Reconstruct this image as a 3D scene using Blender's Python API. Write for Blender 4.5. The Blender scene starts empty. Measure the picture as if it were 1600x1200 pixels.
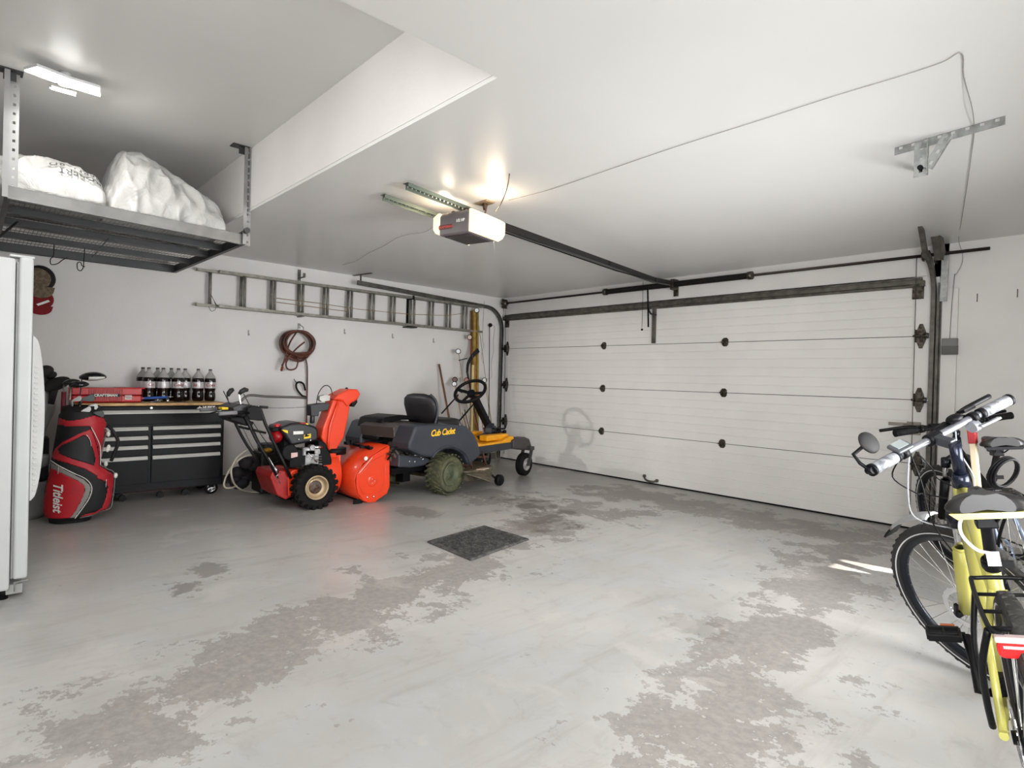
import bpy, bmesh, math, random
from mathutils import Vector, Matrix, noise, Euler
random.seed(7)
R = math.radians
PI = math.pi
scene = bpy.context.scene
col = scene.collection

# ---------------------------------------------------------------- camera
cam_d = bpy.data.cameras.new('camera')
cam = bpy.data.objects.new('camera', cam_d)
col.objects.link(cam)
yaw, pitch, roll = 0.82284, 0.00712, 0.02725
fw = Vector((-math.sin(yaw)*math.cos(pitch), math.cos(yaw)*math.cos(pitch), -math.sin(pitch)))
r0 = Vector((math.cos(yaw), math.sin(yaw), 0))
u0 = r0.cross(fw)
rr = r0*math.cos(roll) + u0*math.sin(roll)
uu = -r0*math.sin(roll) + u0*math.cos(roll)
cam.matrix_world = Matrix(((rr.x, uu.x, -fw.x, 6.73483), (rr.y, uu.y, -fw.y, -6.02447), (rr.z, uu.z, -fw.z, 1.19918), (0, 0, 0, 1)))
cam_d.sensor_width = 36
cam_d.lens = 921.035/1600*36
cam_d.clip_start = 0.05
scene.camera = cam

# ---------------------------------------------------------------- world, lights, exposure
world = bpy.data.worlds.new('world')
scene.world = world
world.use_nodes = True
wb = world.node_tree.nodes['Background']
wb.inputs[0].default_value = (0.75, 0.85, 1.0, 1)
wb.inputs[1].default_value = 1.0

def area(name, loc, target, size, power, color=(1, 1, 1), sy=None, spread=None):
    l = bpy.data.lights.new(name, 'AREA')
    l.energy = power
    l.color = color
    l.size = size
    if sy:
        l.shape = 'RECTANGLE'; l.size_y = sy
    if spread: l.spread = spread
    o = bpy.data.objects.new(name, l)
    col.objects.link(o)
    o.location = loc
    o.rotation_euler = (Vector(target)-Vector(loc)).to_track_quat('-Z', 'Y').to_euler()
    return o

area('fill_rear', (6.7, -6.5, 1.35), (3.4, -0.5, 1.0), 1.3, 42, (0.98, 0.99, 1.0), 1.6)  # soft fill added behind the camera; the rear wall is solid
area('fill_rear_left', (5.6, -6.55, 1.8), (2.4, 0.0, 1.2), 1.6, 44, (0.98, 0.99, 1.0), 1.5)  # second added fill at the rear wall
area('fill_right', (7.35, -2.7, 1.1), (0.0, -3.0, 1.05), 1.9, 62, (0.98, 0.99, 1.0), 1.1, R(98))  # added fill that evens out the left wall; no window is modelled
area('fill_right_rear', (7.35, -4.9, 1.25), (3.8, 0.0, 1.1), 1.5, 60, (0.98, 0.99, 1.0), 1.2, R(120))  # added fill for the door wall, without a window behind it
area('fill_raised_ceiling', (4.2, -5.55, 2.88), (3.4, -4.2, 0.0), 0.8, 24, (1, 0.99, 0.97), 0.8)  # out-of-view fill added under the raised ceiling, no fixture
def point(name, loc, power, color, rad):
    l = bpy.data.lights.new(name, 'POINT')
    l.energy = power; l.color = color; l.shadow_soft_size = rad
    o = bpy.data.objects.new(name, l); col.objects.link(o); o.location = loc
    return o
def spot(name, loc, target, power, color, rad, angle, blend=0.5):
    l = bpy.data.lights.new(name, 'SPOT')
    l.energy = power; l.color = color; l.shadow_soft_size = rad
    l.spot_size = R(angle); l.spot_blend = blend
    o = bpy.data.objects.new(name, l); col.objects.link(o); o.location = loc
    o.rotation_euler = (Vector(target)-Vector(loc)).to_track_quat('-Z', 'Y').to_euler()
    return o
spot('wheel_shadow_spot', (0.55, -5.2, 2.05), (1.45, -0.9, 0.85), 170, (1, 0.98, 0.95), 0.035, 40, 0.8)  # unseen spot added to cast the steering wheel's shadow on the door
sun = bpy.data.lights.new('sun', 'SUN')
sun.energy = 16.0; sun.angle = R(0.5); sun.color = (1.0, 0.96, 0.9)
suno = bpy.data.objects.new('sun', sun); col.objects.link(suno)
SUN_DIR = Vector((-1.0, -0.12, -0.62)).normalized()
suno.rotation_euler = SUN_DIR.to_track_quat('-Z', 'Y').to_euler()

vs = scene.view_settings
vs.view_transform = 'Standard'
vs.look = 'None'
vs.gamma = 1.0
vs.use_curve_mapping = False
vs.exposure = 0.05

# ---------------------------------------------------------------- materials
def lin(c):
    c = c/255.0
    return c/12.92 if c <= 0.04045 else ((c+0.055)/1.055)**2.4
def rgb(h):
    return (lin(h[0]), lin(h[1]), lin(h[2]), 1)
MATS = {}
def mat(name, c, rough=0.5, metal=0.0, var=0.06, scale=6.0, bump=0.0, bscale=60.0, coat=0.0, c2=None, trans=0.0, ior=1.45, emit=None, estr=0.0, spec=0.5, thr=None, alpha=None):
    if name in MATS: return MATS[name]
    m = bpy.data.materials.new(name); m.use_nodes = True
    nt = m.node_tree; N = nt.nodes; Lk = nt.links
    b = N['Principled BSDF']
    b.inputs['Roughness'].default_value = rough
    b.inputs['Metallic'].default_value = metal
    b.inputs['IOR'].default_value = ior
    b.inputs['Specular IOR Level'].default_value = spec
    b.inputs['Coat Weight'].default_value = coat
    b.inputs['Transmission Weight'].default_value = trans
    if alpha is not None: b.inputs['Alpha'].default_value = alpha
    tc = N.new('ShaderNodeTexCoord')
    nz = N.new('ShaderNodeTexNoise'); nz.inputs['Scale'].default_value = scale; nz.inputs['Detail'].default_value = 5
    Lk.new(tc.outputs['Object'], nz.inputs['Vector'])
    rp = N.new('ShaderNodeValToRGB')
    a = rgb(c)
    if c2 is None:
        k0, k1 = 1-var*1.6, 1+var*1.6
        ca = (a[0]*k0, a[1]*k0, a[2]*k0, 1); cb = (min(1, a[0]*k1), min(1, a[1]*k1), min(1, a[2]*k1), 1)
        rp.color_ramp.elements[0].position = 0.3; rp.color_ramp.elements[1].position = 0.7
    else:
        ca = a; cb = rgb(c2)
        t = thr or (0.45, 0.62)
        rp.color_ramp.elements[0].position = t[0]; rp.color_ramp.elements[1].position = t[1]
    rp.color_ramp.elements[0].color = ca; rp.color_ramp.elements[1].color = cb
    Lk.new(nz.outputs['Fac'], rp.inputs['Fac'])
    Lk.new(rp.outputs['Color'], b.inputs['Base Color'])
    if bump > 0:
        n2 = N.new('ShaderNodeTexNoise'); n2.inputs['Scale'].default_value = bscale; n2.inputs['Detail'].default_value = 3
        Lk.new(tc.outputs['Object'], n2.inputs['Vector'])
        bp = N.new('ShaderNodeBump'); bp.inputs['Strength'].default_value = bump; bp.inputs['Distance'].default_value = 0.01
        Lk.new(n2.outputs['Fac'], bp.inputs['Height'])
        Lk.new(bp.outputs['Normal'], b.inputs['Normal'])
    if emit:
        b.inputs['Emission Color'].default_value = rgb(emit); b.inputs['Emission Strength'].default_value = estr
    MATS[name] = m
    return m

black = mat('black_plastic', (15, 15, 17), 0.5, spec=.18)
blackm = mat('black_metal', (14, 14, 16), 0.45, 0.1, spec=.2)
rubber = mat('black_rubber', (19, 18, 18), 0.8, bump=0.2, spec=.25)
galv = mat('galvanised_steel', (150, 152, 150), 0.42, 0.75, var=0.15, scale=25)
dgalv = mat('weathered_steel', (96, 93, 86), 0.5, 0.6, var=0.25, scale=14)
alu = mat('aluminium_oxidised', (128, 126, 117), 0.5, 0.6, var=0.15, scale=20)
chrome = mat('chrome', (205, 205, 208), 0.16, 1.0, var=0.02)
silver = mat('silver_paint', (146, 148, 154), 0.32, 0.75, var=0.04)
white = mat('white_plastic', (200, 201, 200), 0.4)
whitem = mat('white_enamel', (210, 212, 212), 0.35, 0.0, var=0.02)
labelw = mat('white_label', (225, 224, 218), 0.6)
yellow = mat('yellow_label', (232, 196, 30), 0.5)
red = mat('red_plastic', (184, 22, 26), 0.38)
rust = mat('rusty_metal', (92, 60, 42), 0.7, 0.3, c2=(60, 52, 46))

# ---------------------------------------------------------------- geometry helpers
class MB:
    def __init__(s): s.v = []; s.f = []; s.sm = []
    def add(s, vs_, fs, smooth=False):
        o = len(s.v)
        s.v += [Vector(p) for p in vs_]
        for f in fs:
            s.f.append([i+o for i in f]); s.sm.append(smooth)
        return s
    def box(s, c, d, rot=None, M=None):
        x, y, z = [k/2 for k in d]
        vs_ = [Vector((a*x, b*y, e*z)) for a in (-1, 1) for b in (-1, 1) for e in (-1, 1)]
        if rot is not None: vs_ = [Euler(rot).to_matrix() @ p for p in vs_]
        if M is not None: vs_ = [M @ p for p in vs_]
        vs_ = [p+Vector(c) for p in vs_]
        return s.add(vs_, [(0, 1, 3, 2), (4, 6, 7, 5), (0, 4, 5, 1), (2, 3, 7, 6), (0, 2, 6, 4), (1, 5, 7, 3)])
    def bar(s, a, b, w, h, up=(0, 0, 1)):
        a = Vector(a); b = Vector(b); d = (b-a); L_ = d.length; d.normalize()
        up = Vector(up)
        if abs(d.dot(up)) > 0.98: up = Vector((0, 1, 0)) if abs(d.y) < 0.9 else Vector((1, 0, 0))
        x = d.cross(up).normalized(); z = x.cross(d)
        M = Matrix((x, d, z)).transposed()
        return s.box((a+b)/2, (w, L_, h), M=M)
    def cyl(s, a, b, r0_, r1_=None, n=16, caps=True, smooth=True):
        r1_ = r0_ if r1_ is None else r1_
        a = Vector(a); b = Vector(b); d = (b-a).normalized()
        up = Vector((0, 0, 1)) if abs(d.z) < 0.9 else Vector((1, 0, 0))
        x = d.cross(up).normalized(); y = d.cross(x)
        vs_ = []
        for k in range(n):
            t = 2*PI*k/n; e = x*math.cos(t)+y*math.sin(t)
            vs_.append(a+e*r0_); vs_.append(b+e*r1_)
        s.add(vs_, [(2*k, 2*((k+1) % n), 2*((k+1) % n)+1, 2*k+1) for k in range(n)], smooth)
        if caps:
            s.add([vs_[2*k] for k in range(n)], [tuple(range(n))[::-1]])
            s.add([vs_[2*k+1] for k in range(n)], [tuple(range(n))])
        return s
    def tube(s, pts, r, n=8, closed=False, smooth=True, radii=None):
        P_ = [Vector(p) for p in pts]; m = len(P_)
        vs_ = []; nrm = None
        for i in range(m):
            if closed: t = (P_[(i+1) % m]-P_[i-1])
            else: t = P_[min(i+1, m-1)]-P_[max(i-1, 0)]
            t.normalize()
            if nrm is None:
                up = Vector((0, 0, 1)) if abs(t.z) < 0.9 else Vector((1, 0, 0))
                nrm = t.cross(up).normalized()
            else:
                nrm = (nrm-t*nrm.dot(t))
                if nrm.length < 1e-6: nrm = t.cross(Vector((0, 0, 1)))
                nrm.normalize()
            bn = t.cross(nrm)
            rad = radii[i] if radii else r
            for k in range(n):
                a = 2*PI*k/n
                vs_.append(P_[i]+(nrm*math.cos(a)+bn*math.sin(a))*rad)
        fs = []
        for i in range(m if closed else m-1):
            j = (i+1) % m
            for k in range(n):
                l = (k+1) % n
                fs.append((i*n+k, i*n+l, j*n+l, j*n+k))
        s.add(vs_, fs, smooth)
        if not closed:
            s.add(vs_[:n], [tuple(range(n))[::-1]]); s.add(vs_[-n:], [tuple(range(n))])
        return s
    def lathe(s, prof, a, d, n=32, smooth=True, closed=False):
        a = Vector(a); d = Vector(d).normalized()
        up = Vector((0, 0, 1)) if abs(d.z) < 0.9 else Vector((1, 0, 0))
        x = d.cross(up).normalized(); y = d.cross(x)
        vs_ = []; m = len(prof)
        for k in range(n):
            t = 2*PI*k/n; e = x*math.cos(t)+y*math.sin(t)
            for (rad, h) in prof: vs_.append(a+e*rad+d*h)
        fs = []
        for k in range(n):
            l = (k+1) % n
            for i in range(m if closed else m-1):
                j = (i+1) % m
                fs.append((k*m+i, l*m+i, l*m+j, k*m+j))
        return s.add(vs_, fs, smooth)
    def prism(s, poly, f0, f1, smooth=False):
        """poly 2-D points; f0(p) and f1(p) give the two faces"""
        n = len(poly)
        A = [f0(p) for p in poly]; B_ = [f1(p) for p in poly]
        s.add(A+B_, [tuple(range(n))[::-1], tuple(range(n, 2*n))]+[(i, (i+1) % n, (i+1) % n+n, i+n) for i in range(n)])
        return s
    def px(s, poly, x0, x1):  # profile in (y,z) extruded along x
        return s.prism(poly, lambda p: Vector((x0, p[0], p[1])), lambda p: Vector((x1, p[0], p[1])))
    def py(s, poly, y0, y1):  # profile in (x,z)
        return s.prism(poly, lambda p: Vector((p[0], y0, p[1])), lambda p: Vector((p[0], y1, p[1])))
    def pz(s, poly, z0, z1):
        return s.prism(poly, lambda p: Vector((p[0], p[1], z0)), lambda p: Vector((p[0], p[1], z1)))
    def ell(s, c, r, n=20, m=12, rot=None):
        vs_ = []; E = Euler(rot).to_matrix() if rot else None
        for i in range(m+1):
            th = PI*i/m
            for k in range(n):
                a = 2*PI*k/n
                p = Vector((r[0]*math.sin(th)*math.cos(a), r[1]*math.sin(th)*math.sin(a), r[2]*math.cos(th)))
                if E: p = E @ p
                vs_.append(p+Vector(c))
        return s.add(vs_, [(i*n+k, (i+1)*n+k, (i+1)*n+(k+1) % n, i*n+(k+1) % n) for i in range(m) for k in range(n)], True)
    def loft(s, rings, smooth=True, caps=True):
        n = len(rings[0]); vs_ = [p for rg in rings for p in rg]
        s.add(vs_, [(i*n+k, i*n+(k+1) % n, (i+1)*n+(k+1) % n, (i+1)*n+k) for i in range(len(rings)-1) for k in range(n)], smooth)
        if caps:
            s.add(rings[0], [tuple(range(n))[::-1]]); s.add(rings[-1], [tuple(range(n))])
        return s
    def xf(s, M):
        s.v = [M @ p for p in s.v]; return s
    def build(s, name, m, parent=None, bev=0.0, fix=True, seg=2):
        me = bpy.data.meshes.new(name)
        me.from_pydata([tuple(p) for p in s.v], [], s.f)
        me.polygons.foreach_set('use_smooth', s.sm)
        if fix:
            bm = bmesh.new(); bm.from_mesh(me)
            bmesh.ops.remove_doubles(bm, verts=bm.verts, dist=1e-5)
            bmesh.ops.recalc_face_normals(bm, faces=bm.faces)
            bm.to_mesh(me); bm.free()
        me.materials.append(m)
        o = bpy.data.objects.new(name, me); col.objects.link(o)
        if bev > 0:
            b = o.modifiers.new('bevel', 'BEVEL'); b.width = bev; b.segments = seg; b.limit_method = 'ANGLE'; b.angle_limit = R(35)
            b.harden_normals = False
        if parent: o.parent = parent
        return o
def tag(o, label=None, cat=None, group=None, kind=None):
    if label: o['label'] = label
    if cat: o['category'] = cat
    if group: o['group'] = group
    if kind: o['kind'] = kind
    return o
def thing(name, label, cat, loc=(0, 0, 0), rot=(0, 0, 0), group=None, kind=None):
    o = bpy.data.objects.new(name, None); col.objects.link(o)
    o.location = loc; o.rotation_euler = rot; o.empty_display_size = 0.1
    return tag(o, label, cat, group, kind)
def smooth_pts(pts, k=8, closed=False):
    P_ = [Vector(p) for p in pts]; n = len(P_); out = []
    rng = n if closed else n-1
    for i in range(rng):
        if closed: a, b, c_, d = P_[i-1], P_[i], P_[(i+1) % n], P_[(i+2) % n]
        else: a, b, c_, d = P_[max(i-1, 0)], P_[i], P_[i+1], P_[min(i+2, n-1)]
        for j in range(k):
            t = j/k
            out.append(0.5*((2*b)+(c_-a)*t+(2*a-5*b+4*c_-d)*t*t+(-a+3*b-3*c_+d)*t**3))
    if not closed: out.append(P_[-1])
    return out
def text_mesh(body, size, M, name, m, parent=None, bold=0.0, shear=0.0, depth=0.0006, mapf=None, spacing=1.0):
    cu = bpy.data.curves.new(name, 'FONT'); cu.body = body; cu.size = size
    cu.align_x = 'CENTER'; cu.align_y = 'CENTER'; cu.extrude = depth; cu.offset = bold; cu.shear = shear; cu.resolution_u = 3
    cu.space_character = spacing
    o = bpy.data.objects.new(name, cu); col.objects.link(o)
    dg = bpy.context.evaluated_depsgraph_get()
    me = bpy.data.meshes.new_from_object(o.evaluated_get(dg))
    bpy.data.objects.remove(o); bpy.data.curves.remove(cu)
    for v in me.vertices:
        v.co = mapf(v.co) if mapf else (M @ v.co)
    me.materials.clear(); me.materials.append(m)
    ob = bpy.data.objects.new(name, me); col.objects.link(ob)
    if parent: ob.parent = parent
    return ob
def frame_M(o, x, y):
    x = Vector(x).normalized(); y = Vector(y); y = (y-x*y.dot(x)).normalized(); z = x.cross(y)
    M = Matrix((x, y, z)).transposed().to_4x4(); M.translation = Vector(o)
    return M
def inpoly(x, y, poly):
    c_ = False; n = len(poly); j = n-1
    for i in range(n):
        xi, yi = poly[i]; xj, yj = poly[j]
        if (yi > y) != (yj > y) and x < (xj-xi)*(y-yi)/(yj-yi+1e-12)+xi: c_ = not c_
        j = i
    return c_

# ---------------------------------------------------------------- setting
RX, RY, HL, HU = 7.4, -6.65, 2.44, 2.924
SX, SY = 4.887, -4.438

def floor_material():
    m = bpy.data.materials.new('painted_concrete'); m.use_nodes = True
    nt = m.node_tree; N = nt.nodes; Lk = nt.links; b = N['Principled BSDF']
    tc = N.new('ShaderNodeTexCoord')
    def noise_(scale, detail=8, rough=0.6, vec=None, dist=0.0):
        n = N.new('ShaderNodeTexNoise'); n.inputs['Scale'].default_value = scale; n.inputs['Detail'].default_value = detail
        n.inputs['Roughness'].default_value = rough; n.inputs['Distortion'].default_value = dist
        Lk.new(vec or tc.outputs['Object'], n.inputs['Vector']); return n.outputs['Fac']
    def math_(op, a, b_=None, c_=None):
        n = N.new('ShaderNodeMath'); n.operation = op
        for i, v in enumerate((a, b_, c_)):
            if v is None: continue
            if isinstance(v, (int, float)): n.inputs[i].default_value = v
            else: Lk.new(v, n.inputs[i])
        return n.outputs[0]
    def mix(f, a, b_):
        n = N.new('ShaderNodeMix'); n.data_type = 'RGBA'
        if isinstance(f, (int, float)): n.inputs[0].default_value = f
        else: Lk.new(f, n.inputs[0])
        for i, v in ((6, a), (7, b_)):
            if isinstance(v, tuple): n.inputs[i].default_value = v
            else: Lk.new(v, n.inputs[i])
        return n.outputs[2]
    def smooth(v, lo, hi):
        n = N.new('ShaderNodeMapRange'); n.interpolation_type = 'SMOOTHSTEP'
        n.inputs[1].default_value = lo; n.inputs[2].default_value = hi
        Lk.new(v, n.inputs[0]); return n.outputs[0]
    sep = N.new('ShaderNodeSeparateXYZ'); Lk.new(tc.outputs['Object'], sep.inputs[0])
    X, Y = sep.outputs[0], sep.outputs[1]
    big = noise_(0.9, 4, 0.55); med = noise_(3.2, 7, 0.62); fine = noise_(26, 6, 0.7); grit = noise_(120, 3, 0.7)
    # worn tyre tracks run along y: centre x = c0 + c1*y, half width w; path coordinates of the place itself
    def track(x0, y0, x1, y1, w, soft):
        # signed distance to the line through two floor points
        dx, dy = x1-x0, y1-y0; L_ = math.hypot(dx, dy)
        nx, ny = -dy/L_, dx/L_
        d = math_('ADD', math_('MULTIPLY', X, nx), math_('MULTIPLY', Y, ny))
        d = math_('ABSOLUTE', math_('ADD', d, -(x0*nx+y0*ny)))
        d = math_('SUBTRACT', w, d)
        # along
        a = math_('ADD', math_('MULTIPLY', X, dx/L_), math_('MULTIPLY', Y, dy/L_))
        a0 = x0*dx/L_+y0*dy/L_
        e = math_('MINIMUM', math_('SUBTRACT', a, a0), math_('SUBTRACT', a0+L_, a))
        return math_('MINIMUM', d, e)
    t1 = track(4.55, -6.1, 2.9, -1.3, 0.56, 0.3)
    t2 = track(5.9, -4.9, 5.0, -0.1, 0.50, 0.3)
    t3 = track(2.2, -0.75, 5.6, -0.75, 0.55, 0.3)
    t4 = track(1.7, -2.2, 3.9, -1.5, 0.55, 0.3)
    def patch(t, off, gain=1.0):
        s_ = math_('ADD', math_('MULTIPLY', t, gain), math_('MULTIPLY', math_('SUBTRACT', med, 0.5), 2.1))
        s_ = math_('ADD', s_, math_('MULTIPLY', math_('SUBTRACT', fine, 0.5), 0.9))
        return smooth(s_, off, off+0.05)
    m1 = patch(t1, 0.30); m2 = patch(t2, 0.26); m3 = patch(t3, 0.20); m4 = patch(t4, 0.25)
    worn = math_('MAXIMUM', math_('MAXIMUM', m1, m2), math_('MAXIMUM', m3, m4))
    spots = smooth(math_('ADD', noise_(4.6, 6, 0.6, dist=0.6), math_('MULTIPLY', fine, 0.12)), 0.735, 0.745)
    paint = mix(smooth(big, 0.35, 0.65), rgb((178, 176, 172)), rgb((196, 193, 188)))
    paint = mix(smooth(med, 0.35, 0.7), paint, mix(0.5, paint, rgb((186, 190, 192))))
    bare = mix(smooth(fine, 0.35, 0.65), rgb((132, 126, 121)), rgb((156, 149, 143)))
    colr = mix(math_('MULTIPLY', worn, 0.75), paint, bare)
    colr = mix(math_('MULTIPLY', spots, 0.6), colr, rgb((142, 133, 124)))
    # dark oily stains near the door
    t5 = track(2.3, -1.75, 3.6, -2.55, 0.42, 0.3)
    st = smooth(math_('ADD', math_('MULTIPLY', t5, 1.2), math_('MULTIPLY', math_('SUBTRACT', noise_(5.5, 7, 0.6, dist=0.4), 0.5), 2.4)), 0.22, 0.5)
    colr = mix(math_('MULTIPLY', st, 0.75), colr, rgb((98, 90, 84)))
    for (bx, by, br, k_) in ((2.9, -4.92, .20, .55), (3.15, -5.12, .16, .6), (3.35, -2.6, .25, .5), (2.35, -3.05, .30, .45), (5.25, -3.35, .22, .35)):
        ddx = math_('MULTIPLY', math_('ADD', X, -bx), 1.0); ddy = math_('MULTIPLY', math_('ADD', Y, -by), 1.6)
        rr_ = math_('SQRT', math_('ADD', math_('MULTIPLY', ddx, ddx), math_('MULTIPLY', ddy, ddy)))
        bl_ = smooth(math_('ADD', math_('SUBTRACT', br, rr_), math_('MULTIPLY', math_('SUBTRACT', noise_(14, 6, 0.65), 0.5), 0.55)), 0.02, 0.08)
        colr = mix(math_('MULTIPLY', bl_, k_), colr, rgb((104, 96, 88)))
    # darker concrete along the door
    dd = smooth(math_('ADD', Y, math_('MULTIPLY', math_('SUBTRACT', big, 0.5), 1.6)), -1.5, -0.5)
    colr = mix(math_('MULTIPLY', dd, 0.7), colr, rgb((128, 124, 118)))
    # grime near the left wall
    ll = smooth(math_('ADD', math_('MULTIPLY', X, -1), math_('MULTIPLY', math_('SUBTRACT', med, 0.5), 1.0)), -2.9, -1.2)
    colr = mix(math_('MULTIPLY', ll, 0.5), colr, rgb((118, 112, 106)))
    specks = smooth(noise_(55, 3, 0.5), 0.74, 0.76)
    colr = mix(math_('MULTIPLY', specks, 0.5), colr, rgb((120, 112, 104)))
    streak_v = N.new('ShaderNodeMapping'); streak_v.inputs['Scale'].default_value = (6.0, 0.8, 1); streak_v.inputs['Rotation'].default_value = (0, 0, R(-18))
    Lk.new(tc.outputs['Object'], streak_v.inputs['Vector'])
    sk = smooth(noise_(1.5, 6, 0.6, vec=streak_v.outputs[0]), 0.5, 0.75)
    colr = mix(math_('MULTIPLY', sk, 0.42), colr, rgb((146, 139, 132)))
    mo = smooth(noise_(7.0, 8, 0.7, dist=0.8), 0.52, 0.70)
    colr = mix(math_('MULTIPLY', mo, 0.22), colr, rgb((132, 124, 116)))
    lt = smooth(noise_(2.2, 6, 0.6, dist=0.5), 0.56, 0.66)
    colr = mix(math_('MULTIPLY', lt, 0.3), colr, rgb((212, 206, 200)))
    Lk.new(colr, b.inputs['Base Color'])
    rg = N.new('ShaderNodeMapRange'); rg.inputs[3].default_value = 0.32; rg.inputs[4].default_value = 0.55
    Lk.new(worn, rg.inputs[0]); Lk.new(rg.outputs[0], b.inputs['Roughness'])
    bp = N.new('ShaderNodeBump'); bp.inputs['Strength'].default_value = 0.25; bp.inputs['Distance'].default_value = 0.004
    hh = math_('ADD', math_('MULTIPLY', worn, -0.5), math_('MULTIPLY', fine, 0.6))
    Lk.new(hh, bp.inputs['Height']); Lk.new(bp.outputs[0], b.inputs['Normal'])
    return m
floor_m = floor_material()
wall_m = mat('wall_paint_grey_white', (212, 209, 206), 0.55, var=0.02, scale=2.5, bump=0.12, bscale=35)
wall_r = mat('wall_paint_door_side', (214, 211, 207), 0.5, var=0.025, scale=3, bump=0.15, bscale=20)
ceil_m = mat('ceiling_semigloss', (212, 211, 208), 0.3, var=0.015, scale=1.2, bump=0.06, bscale=5, spec=0.4)

b = MB(); b.box(((RX)/2, RY/2, -0.06), (RX+0.4, -RY+0.4, 0.12)); tag(b.build('floor', floor_m), kind='structure')
b = MB()
b.pz([(-.1, SY), (SX, SY), (SX, RY-.1), (RX+.1, RY-.1), (RX+.1, .15), (-.1, .15)], HL, HL+0.02)
tag(b.build('ceiling', ceil_m), kind='structure')
b = MB(); b.box((SX/2-.05, (SY+RY)/2, HU+.01), (SX+.3, SY-RY+.3, 0.02)); tag(b.build('ceiling_raised', ceil_m), kind='structure')
b = MB(); b.box((SX/2, SY+0.01, (HL+HU)/2+.012), (SX, 0.02, HU-HL-.02)); tag(b.build('trim_1', wall_m), kind='structure')
b = MB(); b.box((SX+0.01, (SY+RY)/2, (HL+HU)/2+.012), (0.02, SY-RY, HU-HL-.02)); tag(b.build('trim_2', wall_m), kind='structure')
b = MB(); b.box((-0.05, RY/2, 1.5), (0.1, -RY+.3, 3.0)); tag(b.build('wall_left', wall_m), kind='structure')
b = MB(); b.box((RX/2, RY-0.05, 1.5), (RX+.3, 0.1, 3.0)); tag(b.build('wall_rear', wall_m), kind='structure')
# right wall with an added narrow slot that shapes the sun patch on the floor
dA, dB = -1.50, -1.22
b = MB()
b.box((RX+.05, (RY+dA)/2, 1.5), (0.1, dA-RY+.0, 3.0)); b.box((RX+.05, (dB+.15)/2, 1.5), (0.1, .15-dB, 3.0))
b.box((RX+.05, (dA+dB)/2, 2.18), (0.1, dB-dA, 1.64)); b.box((RX+.05, (dA+dB)/2, 0.55), (0.1, dB-dA, 1.1))
tag(b.build('wall_right', wall_m), kind='structure')
DZ = 2.17; DX = 5.48
b = MB(); b.box((DX/2, 0.06, (DZ+2.5)/2), (DX+.2, 0.12, 2.5-DZ)); b.box(((DX+RX)/2+.05, 0.06, 1.25), (RX-DX+.1, 0.12, 2.5)); b.box((-.03, .06, 1.25), (.08, .12, 2.5))
tag(b.build('wall_back', wall_r), kind='structure')
b = MB(); b.box((-0.0+.012, -2.2, 0.045), (0.012, 4.4, 0.09)); tag(b.build('baseboard_left', mat('dark_sill', (92, 88, 84), .8)), kind='structure')
b = MB(); b.box((5.60, -0.012, 1.03), (0.11, 0.024, 2.06)); tag(b.build('trim_3', wall_r, bev=.003), kind='structure')

# garage door
door_m = mat('door_white_painted_steel', (220, 217, 213), 0.45, var=0.02, scale=3, bump=0.25, bscale=18)
joint_m = mat('door_joint_dark', (60, 58, 54), 0.8)
door = thing('door_1', None, None, kind='structure')
zs = [0.0, 0.570, 1.1207, 1.6695, DZ+0.02]
for i in range(4):
    z0, z1 = zs[i]+.003, zs[i+1]-.003
    prof = [(0.045, z0), (0.0, z0)]
    nr = 6
    for k in range(1, nr):
        zz = z0+(z1-z0)*k/nr
        prof += [(0.0, zz-.006), (0.0035, zz-.002), (0.0035, zz+.002), (0.0, zz+.004)]
    prof += [(0.0, z1), (0.045, z1)]
    b = MB(); b.px(prof, 0.05, DX-.02)
    s_ = b.build('door_section', door_m, door)
    for xe in (0.10, DX-.085):
        e = MB(); e.box((xe, -.001, (z0+z1)/2), (0.13, 0.003, z1-z0-.006)); e.build('end_stile', door_m, s_, bev=.001)
b = MB()
for z in zs[1:4]: b.box((DX/2, 0.03, z), (DX-.08, 0.025, 0.012))
b.build('joint', joint_m, door)
b = MB(); b.box((DX/2, 0.012, 0.008), (DX-.05, 0.03, 0.016)); b.build('bottom_seal', rubber, door)
# centre stile below the opener arm, top strut
st = MB(); st.box((2.716, -0.012, 1.93), (0.05, 0.02, 0.5)); st.build('centre_stile', dgalv, door, bev=.002)
b = MB(); zt = 2.13
b.px([(-.001, zt-.04), (-.03, zt-.04), (-.03, zt-.02), (-.06, zt-.015), (-.06, zt+.02), (-.03, zt+.025), (-.03, zt+.045), (-.001, zt+.045)], 0.06, 5.40)
b.build('strut', dgalv, door, bev=.002)
hinge_m = mat('hinge_steel_dirty', (92, 88, 78), 0.42, 0.75, c2=(52, 46, 38), scale=40)
def hinge(x, z, w=.07, h=.075):
    b = MB()
    b.py([(x-w/2, z), (x-w/2, z+h*.38), (x-w/4, z+h*.62), (x+w/4, z+h*.62), (x+w/2, z+h*.38), (x+w/2, z)], -.006, 0)
    b.py([(x-w/2, z), (x-w/2, z-h*.38), (x-w/4, z-h*.62), (x+w/4, z-h*.62), (x+w/2, z-h*.38), (x+w/2, z)], -.006, 0)
    b.cyl((x-w*.6, -.014, z), (x+w*.6, -.014, z), .008, n=10)
    for sx in (-1, 1):
        for sz in (-1, 1):
            b.cyl((x+sx*w*.25, -.006, z+sz*h*.34), (x+sx*w*.25, -.012, z+sz*h*.34), .007, n=8)
        b.box((x+sx*w*.36, -.014, z), (.008, .022, h*.6))
    return b.build('hinge', hinge_m, door, bev=.001)
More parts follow.
